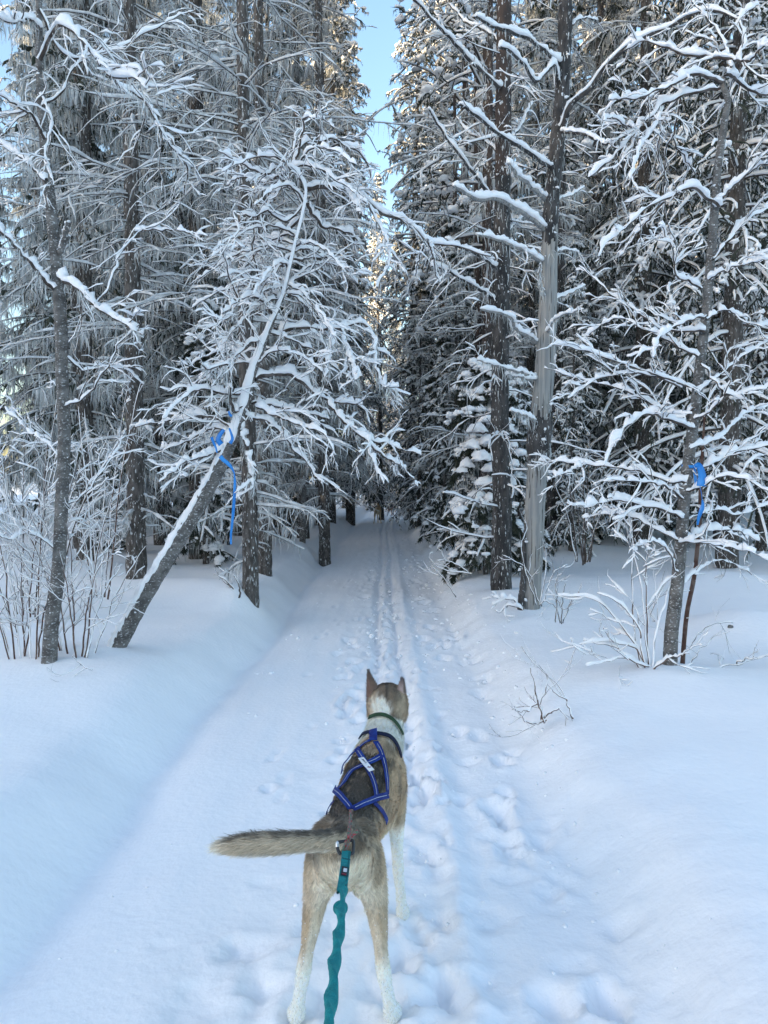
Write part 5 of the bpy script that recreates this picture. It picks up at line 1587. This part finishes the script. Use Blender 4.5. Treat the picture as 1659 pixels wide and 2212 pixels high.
    q.obj('badge_ring', M['red'], harness, False)
    q = Geo()
    ar = np.linspace(-1.2, 2.2, 12)
    q.add(*ribbon(cen + (S[None] * np.cos(ar)[:, None] + T[None] * np.sin(ar)[:, None]) * .0027 + Nm[0] * .0003, np.repeat(Nm[:1], 12, 0), .0022, .0004))
    q.obj('badge_motif', M['ink'], harness, False)
    fc = bpy.data.curves.new('label_script', 'FONT'); fc.body = 'Jane by'; fc.size = .0098; fc.extrude = .0002; fc.shear = 0.35; fc.align_x = 'CENTER'; fc.align_y = 'CENTER'
    fo = bpy.data.objects.new('script_tmp', fc); COL.objects.link(fo)
    dg = bpy.context.evaluated_depsgraph_get()
    fm = bpy.data.meshes.new_from_object(fo.evaluated_get(dg)); bpy.data.objects.remove(fo)
    fv = np.empty(len(fm.vertices) * 3); fm.vertices.foreach_get('co', fv); fv = fv.reshape(-1, 3)
    tcen = P[0] + (P[-1] - P[0]) * .34 + Nm[0] * .0034
    fv = tcen + fv[:, :1] * T + fv[:, 1:2] * S * -1 * np.sign(np.dot(np.cross(T, S), Nm[0])) * -1 + fv[:, 2:] * Nm[0]
    fm.vertices.foreach_set('co', (fv - np.array(t.location)).ravel().astype(np.float32)); fm.update()
    fm.materials.clear(); fm.materials.append(M['ink'])
    link('label_script', fm, harness)
    # collar
    P, Nn = path([(800, 1549), (808, 1545), (818, 1542.5), (830, 1543.5), (842, 1550), (852, 1560), (860, 1573), (866, 1586)], 26)
    P = P + Nn * .010
    hpts.append(P)
    Geo().add(*ribbon(P, Nn, .016, .003)).obj('collar', M['collar'], t, False)
    # coat
    hp = np.concatenate(hpts)
    def near(p):
        out = np.empty(len(p))
        for a in range(0, len(p), 20000):
            out[a:a + 20000] = np.sqrt(((p[a:a + 20000, None] - hp[None]) ** 2).sum(-1)).min(1)
        return out
    # ears
    for left in (True, False):
        v, f, C = ear(left)
        ax = C[-1] - C[0]
        g2 = Geo().add(v, f)
        ev = v
        nn = rng_of(8 + left)
        inner = (ev[:, 1] < np.interp(ev[:, 2], C[:, 2], C[:, 1]) - .002) if not left else (ev[:, 0] < np.interp(ev[:, 2], C[:, 2], C[:, 0]) - .004)
        col = np.where(inner[:, None], np.array([[.42, .31, .29]]) if not left else np.array([[.16, .095, .075]]), np.array([[.13, .09, .07]]))
        rim = sstep(.6, 1, (ev[:, 2] - C[0, 2]) / (C[-1, 2] - C[0, 2]))
        col = mixc(col, np.array([.07, .05, .045]), rim * .6) * nn.uniform(.85, 1.15, (len(v), 1))
        Geo().add(v, f, col).obj('ear', M['coat'], t)
        # fringe of ear fur
        m = 500
        i = nn.integers(0, len(v), m)
        cc = np.repeat(np.clip(col[i] * nn.uniform(.8, 1.3, (m, 1)), 0, .8), 6, 0)
        sv, sf = strands(v[i], np.full(m, .010), np.full(m, .0008), nn, .3, 3, True, ax[None] * 4 + (v[i] - C.mean(0)) * 6)
        Geo().add(sv, sf, cc).obj('ear_fur', M['coat'], t)
    col = husky_coat(V, N, reg, par)
    body = Geo().add(V, [F], col).obj('body', M['coat'], t)
    fv, ff, fcol = dog_fur(V, F, reg, par, tg, N, husky_coat, 80000, 12, near)
    fo = Geo().add(fv, ff, fcol).obj('fur', M['coat'], body)
    fo['kind'] = 'stuff'
    # snow caught on the lower legs
    rg = rng_of(31)
    low = np.where((V[:, 2] < .33) & (V[:, 2] > .03) & np.isin(reg, (4, 5, 6, 7)))[0]
    w = np.clip(1.1 - np.abs(V[low, 2] - .15) / .2, .05, 1)
    i = rg.choice(low, 420, p=w / w.sum())
    s = rg.uniform(.0008, .0024, 420)
    so = Geo().add(*blobs(V[i] + N[i] * .002, np.stack([s, s, s], -1), rg, ICO0, .25, 1)).obj('snow_grains', M['snow'], body)
    so['kind'] = 'stuff'
    return V, F, N, reg, par

DOG = husky()
bpy.data.objects['husky_dog'].location.z -= 0.009

def far_dog(name, label, loc, rz, sc, colf, tail):
    V, F = dog_mesh(.013, tail)
    N, _ = vnormals(V, F)
    reg, par, tg = regions_of(V, tail)
    c = colf(V, N, reg, par)
    L = V - np.array([-.06, 2.25, 0])
    t = thing(name, label, 'dog', loc)
    t.rotation_euler = (0, 0, rz); t.scale = (sc, sc, sc)
    me = Geo().add(L, [F], c).mesh('body', M['coat'])
    link('body', me, t)
    for left in (True, False):
        v, f, C = ear(left)
        cc = np.tile(np.array([[.16, .09, .05]]), (len(v), 1))
        link('ear', Geo().add(v - np.array([-.06, 2.25, 0]), f, cc).mesh('ear', M['coat']), t)
    return t

def tan_coat(p, n, reg, s):
    nz = noise3(p[:, 0] * 12, p[:, 1] * 8, p[:, 2] * 12)
    c = np.tile(np.array([.60, .38, .17]), (len(p), 1))
    c = mixc(c, np.array([.34, .21, .10]), np.clip(n[:, 2] * .6 + nz * .5, 0, .8))
    c = mixc(c, np.array([.58, .50, .38]), sstep(.1, .8, -n[:, 1]) * (p[:, 2] < .5) * .8)
    return c
def dark_coat(p, n, reg, s):
    nz = noise3(p[:, 0] * 10, p[:, 1] * 8, p[:, 2] * 10)
    c = np.tile(np.array([.26, .17, .15]), (len(p), 1))
    return mixc(c, np.array([.02, .018, .02]), sstep(.0, .5, n[:, 2] + .4 * nz) * (p[:, 2] > .4))
TAIL_DOWN = [(-.112, 2.0, .51, .032, .030), (-.112, 1.93, .50, .026, .026), (-.116, 1.895, .44, .028, .030), (-.12, 1.88, .36, .026, .028), (-.122, 1.875, .29, .018, .02), (-.122, 1.875, .26, .008, .008)]
TAIL_UP = [(-.112, 2.0, .52, .032, .030), (-.112, 1.95, .56, .024, .024), (-.112, 1.95, .62, .026, .026), (-.112, 2.0, .67, .024, .024), (-.112, 2.05, .67, .014, .014)]
p = pix(817, 1128, 25.5)
far_dog('tan_dog', 'tan dog seen from behind far along the trail beside a black trunk', (p[0], p[1], hz(p[0], p[1])), .1, .95, tan_coat, TAIL_DOWN)
p = pix(845, 1116, 31)
far_dog('dark_backed_dog', 'small dark backed reddish dog at the very end of the trail', (p[0], p[1], hz(p[0], p[1])), -.1, .72, dark_coat, TAIL_UP)

# ------------------------------------------------------------------ leash
def leash_line(v):
    q = math.tan(math.atan((v - 1106) * KPX) + PITCH)
    m = .233
    y = (1.5 - .560 - 1.88 * m) / (q - m)
    return y
def leash():
    t = thing('dog_leash', 'twisted teal tow leash with a black carabiner running from the husky towards the viewer', 'leash', pix(745, 1838, leash_line(1838)))
    def lp(u, v):
        return np.array(pix(u, v, leash_line(v)))
    fw = np.array([0, -1, .3]); 
    def strip(pxs, w, n, lift=0.0, tw=None):
        C = catmull(np.array([lp(u, v) for u, v in pxs]), n)
        N = np.tile(nrm(np.array([[.12, -.55, .82]])), (n, 1))
        return C + N * lift, N
    C, N = strip([(748, 1838), (746, 1862), (743, 1890), (738, 1926)], .0225, 20)
    Geo().add(*ribbon(C, N, .0215, .003)).obj('webbing', M['teal'], t, False)
    C2, N2 = strip([(754, 1842), (752, 1866), (749, 1892), (746, 1915)], 0, 12, .0036)
    Geo().add(*ribbon(C2, N2, .0022, .001)).obj('edge_binding', M['tealdark'], t, False)
    C2, N2 = strip([(748, 1856), (747.4, 1858)], 0, 3, .0034)
    Geo().add(*ribbon(C2, N2, .021, .0006)).obj('seam', M['tealdark'], t, False)
    # folded lower edge
    a, b = lp(748, 1908), lp(729, 1930)
    Cf = a + (b - a) * np.linspace(0, 1, 8)[:, None]
    Nf = np.tile(nrm(np.array([[.12, -.55, .82]])), (8, 1))
    Geo().add(*tubes((Cf + Nf * .003)[None], np.full((1, 8), .0028), 8)).obj('folded_edge', M['teal'], t)
    # brand patch
    C2, N2 = strip([(746, 1874), (743, 1894)], 0, 6, .0036)
    pt = Geo().add(*ribbon(C2, N2, .0165, .0008)).obj('brand_patch', M['ink'], t, False)
    C2, N2 = strip([(746, 1878), (744.9, 1886)], 0, 6, .0048)
    w = np.array([.8, 1, 1, 1, 1, .8])
    Geo().add(*ribbon(C2, N2, .0088, .0005, w)).obj('patch_emblem', M['white'], pt, False)
    C2, N2 = strip([(744.2, 1889.5), (743.9, 1891.5)], 0, 3, .0048)
    Geo().add(*ribbon(C2, N2, .0115, .0004)).obj('patch_lettering', M['red'], pt, False)
    # stretch tube
    v_ = [(742, 1920), (739, 1945), (735, 1962), (736, 1990), (731, 2020), (726, 2050), (721, 2085), (719, 2115), (716, 2145), (713, 2180), (708, 2212), (702, 2270), (694, 2380)]
    P = np.array([lp(u, v) for u, v in v_])
    P = np.concatenate([P, [[-.06, .3, .90]]])
    n = 150
    C = catmull(P, n)
    k = 14
    T = tangents(C[None])[0]
    S = nrm(np.cross(T, np.array([0, 0, 1.0]))); U = np.cross(S, T)
    s = np.concatenate([[0], np.cumsum(np.linalg.norm(np.diff(C, axis=0), axis=1))])
    tw = s * 26.0
    rg = rng_of(61)
    wv = smooth1(rg.normal(size=(1, n)), 3)[0]
    base = np.interp(s, [0, .06, .16, .3, .9, 1.5], [.0088, .0072, .0100, .0098, .0088, .0085])
    ra = base * (1.16 + .08 * wv); rb_ = base * .62
    an = np.arange(k) * 2 * np.pi / k
    ra = ra * (1 + .05 * np.sin(tw * 4))
    A = an[None] + tw[:, None]
    x0 = ra[:, None] * np.cos(an)[None]; y0 = rb_[:, None] * np.sin(an)[None]
    y0 = y0 + .10 * ra[:, None] * np.cos(3 * an)[None]
    x = x0 * np.cos(tw)[:, None] - y0 * np.sin(tw)[:, None]
    y = x0 * np.sin(tw)[:, None] + y0 * np.cos(tw)[:, None]
    V = C[:, None] + S[:, None] * x[..., None] + U[:, None] * y[..., None]
    Geo().add(V.reshape(-1, 3), [grid_faces(1, n, k)]).obj('stretch_tube', M['teal'], t)
    # stopper disc
    c = lp(735.5, 1959)
    a = np.linspace(0, 2 * np.pi, 28)
    up = nrm(np.array([.05, -.5, .86])); e1 = nrm(np.cross(up, [0, 1, 0])); e2 = np.cross(up, e1)
    prof = [(0.001, .0035), (.010, .0035), (.0145, .0015), (.0145, -.0015), (.010, -.0035), (0.001, -.0035)]
    dv = np.stack([c + up * (h - .004) + (e1[None] * np.cos(a)[:, None] + e2[None] * np.sin(a)[:, None]) * r for r, h in prof])
    Geo().add(dv.reshape(-1, 3), [grid_faces(1, 6, 28)]).obj('stopper_disc', M['teal'], t)
    # carabiner
    cp = [(736, 1846), (730.5, 1837), (728.5, 1826), (732, 1820), (745, 1817), (760, 1815.5), (763.5, 1820), (763.5, 1832), (762, 1842), (756, 1845)]
    yc = leash_line(1838)
    P = np.array([pix(u, v, yc + .012 * (1838 - v) / 20) for u, v in cp])
    C = catmull(P, 60)
    car = Geo().add(*tubes(C[None], np.full((1, 60), .0042), 10)).obj('carabiner', M['black'], t)
    Geo().add(*tubes(C[None, 11:19], np.full((1, 8), .0056), 12)).obj('locking_sleeve', M['steel'], car)
    # cord from the harness
    q = thing('tow_cord', 'speckled knotted cord tying the harness tip to the carabiner', 'cord', pix(757, 1754, 2.05))
    tip = np.array(pix(758, 1751, 2.05)) 
    pts = [np.array(pix(u, v, y)) for u, v, y in [(758.5, 1750, 2.03), (757, 1772, 1.975), (755, 1792, 1.925), (753, 1810, yc + .02), (750, 1826, yc + .006)]]
    C = catmull(np.array(pts), 50)
    an = np.arange(50)
    for ph in (0, np.pi):
        off = np.stack([np.cos(an * .55 + ph), 0 * an, np.sin(an * .55 + ph)], -1) * .0024
        Geo().add(*tubes((C + off)[None], np.full((1, 50), .0033), 8)).obj('cord_strand', M['cord'], q)
    pts = [np.array(pix(u, v, yc + .01)) for u, v in [(752, 1814), (758, 1808), (766, 1801), (775, 1794)]]
    Geo().add(*tubes(catmull(np.array(pts), 14)[None], np.full((1, 14), .0042), 8)).obj('cord_tail', M['cord'], q)
    pts = [np.array(pix(u, v, yc - .006)) for u, v in [(753, 1812), (752, 1822), (748, 1832), (742, 1835), (745, 1824), (750, 1816)]]
    Geo().add(*tubes(catmull(np.array(pts), 24)[None], np.full((1, 24), .0040), 8)).obj('cord_loop', M['cord'], q)
    kb = np.array(pix(753.5, 1809, yc + .004))
    Geo().add(*blobs(kb[None], np.array([[.0075, .007, .0075]]), rng_of(3), ICO1, .1, 1)).obj('knot', M['cord'], q)
leash()

# ------------------------------------------------------------------ blue ribbons
def flag_ribbon(pts, w, n, wp=None, tw=0.0, nref=(0.1, -1, 0.05)):
    C = catmull(np.array(pts), n)
    N0 = np.tile(nrm(np.array([nref])), (n, 1))
    T = tangents(C[None])[0]
    N0 = nrm(N0 - (N0 * T).sum(1, keepdims=True) * T)
    B = np.cross(T, N0)
    a = np.linspace(0, tw, n)[:, None]
    return ribbon(C, N0 * np.cos(a) + B * np.sin(a), w, .0012, wp)
def ribbons():
    y = 5.02
    P = lambda pp, yy=y: [np.array(pix(u, v, yy)) for u, v in pp]
    t = thing('blue_ribbon', 'blue plastic marker ribbon hanging in a long tail from the leaning birch', 'ribbon', pix(499, 960, y))
    k = 1 / .00313
    Geo().add(*flag_ribbon(P([(476, 985), (482, 993), (491, 1000), (500, 1010), (506, 1022)]), .028, 16, np.interp(np.linspace(0, 1, 16), [0, .5, 1], [1, .9, .35]))).obj('streamer', M['blue'], t)
    Geo().add(*flag_ribbon(P([(506, 1021), (507.5, 1045), (506, 1075), (504, 1105), (501, 1135), (499, 1155), (499, 1176)]), .019, 40, np.interp(np.linspace(0, 1, 40), [0, .15, .5, .8, 1], [.45, 1, 1.15, .9, .8]), .5)).obj('tail', M['blue'], t)
    Geo().add(*flag_ribbon(P([(484, 928), (476, 938), (471, 950), (478, 960)]), .032, 14, np.linspace(.7, 1.2, 14))).obj('loop', M['blue'], t)
    Geo().add(*flag_ribbon(P([(495, 925), (499, 935), (502, 948), (497, 958)]), .022, 14, np.linspace(.5, 1.1, 14))).obj('loop', M['blue'], t)
    Geo().add(*flag_ribbon(P([(457, 944), (461, 955), (466, 966), (469, 978)]), .018, 14, np.linspace(1.2, .5, 14))).obj('end', M['blue'], t)
    Geo().add(*flag_ribbon(P([(494, 888), (497, 896), (501, 899)]), .020, 8, np.linspace(.6, 1, 8))).obj('end', M['blue'], t)
    y2 = 4.66
    t = thing('blue_ribbon', 'blue plastic ribbon knotted in a bow round the grey birch trunk on the right', 'ribbon', pix(1495, 1015, y2))
    c = np.array(pix(1489, 1007, 4.79)); r = .046
    a = np.linspace(0, 2 * np.pi, 30)
    ring = c + np.stack([np.cos(a) * r, np.sin(a) * r, .004 * np.sin(a)], -1)
    Geo().add(*ribbon(ring, nrm(np.stack([np.cos(a), np.sin(a), a * 0], -1)), .020, .0015)).obj('band', M['blue'], t)
    Geo().add(*flag_ribbon(P([(1500, 1008), (1508, 1004), (1513, 1012), (1517, 1030), (1515, 1050)], y2), .052, 22, np.interp(np.linspace(0, 1, 22), [0, .3, 1], [.4, .8, 1.15]), .3)).obj('loop', M['blue'], t)
    Geo().add(*flag_ribbon(P([(1500, 1012), (1502, 1030), (1505, 1050)], y2 + .03), .030, 14, np.linspace(.6, 1.1, 14), -.4)).obj('loop', M['blue'], t)
    Geo().add(*flag_ribbon(P([(1512, 1050), (1515, 1066), (1517, 1082)], y2), .004, 10)).obj('streamer', M['blue'], t)
    Geo().add(*flag_ribbon(P([(1517, 1080), (1518, 1092), (1513, 1108), (1509, 1120), (1507, 1134)], y2), .026, 20, np.interp(np.linspace(0, 1, 20), [0, .35, 1], [.4, 1.1, .45]), .6)).obj('tail', M['blue'], t)
ribbons()

for o in bpy.data.objects:
    if o.name.split('.')[0] in ('lichen', 'branch_mass', 'foliage', 'fur', 'ear_fur') or (o.name.split('.')[0] == 'snow' and o.parent is not None):
        o['kind'] = 'stuff'
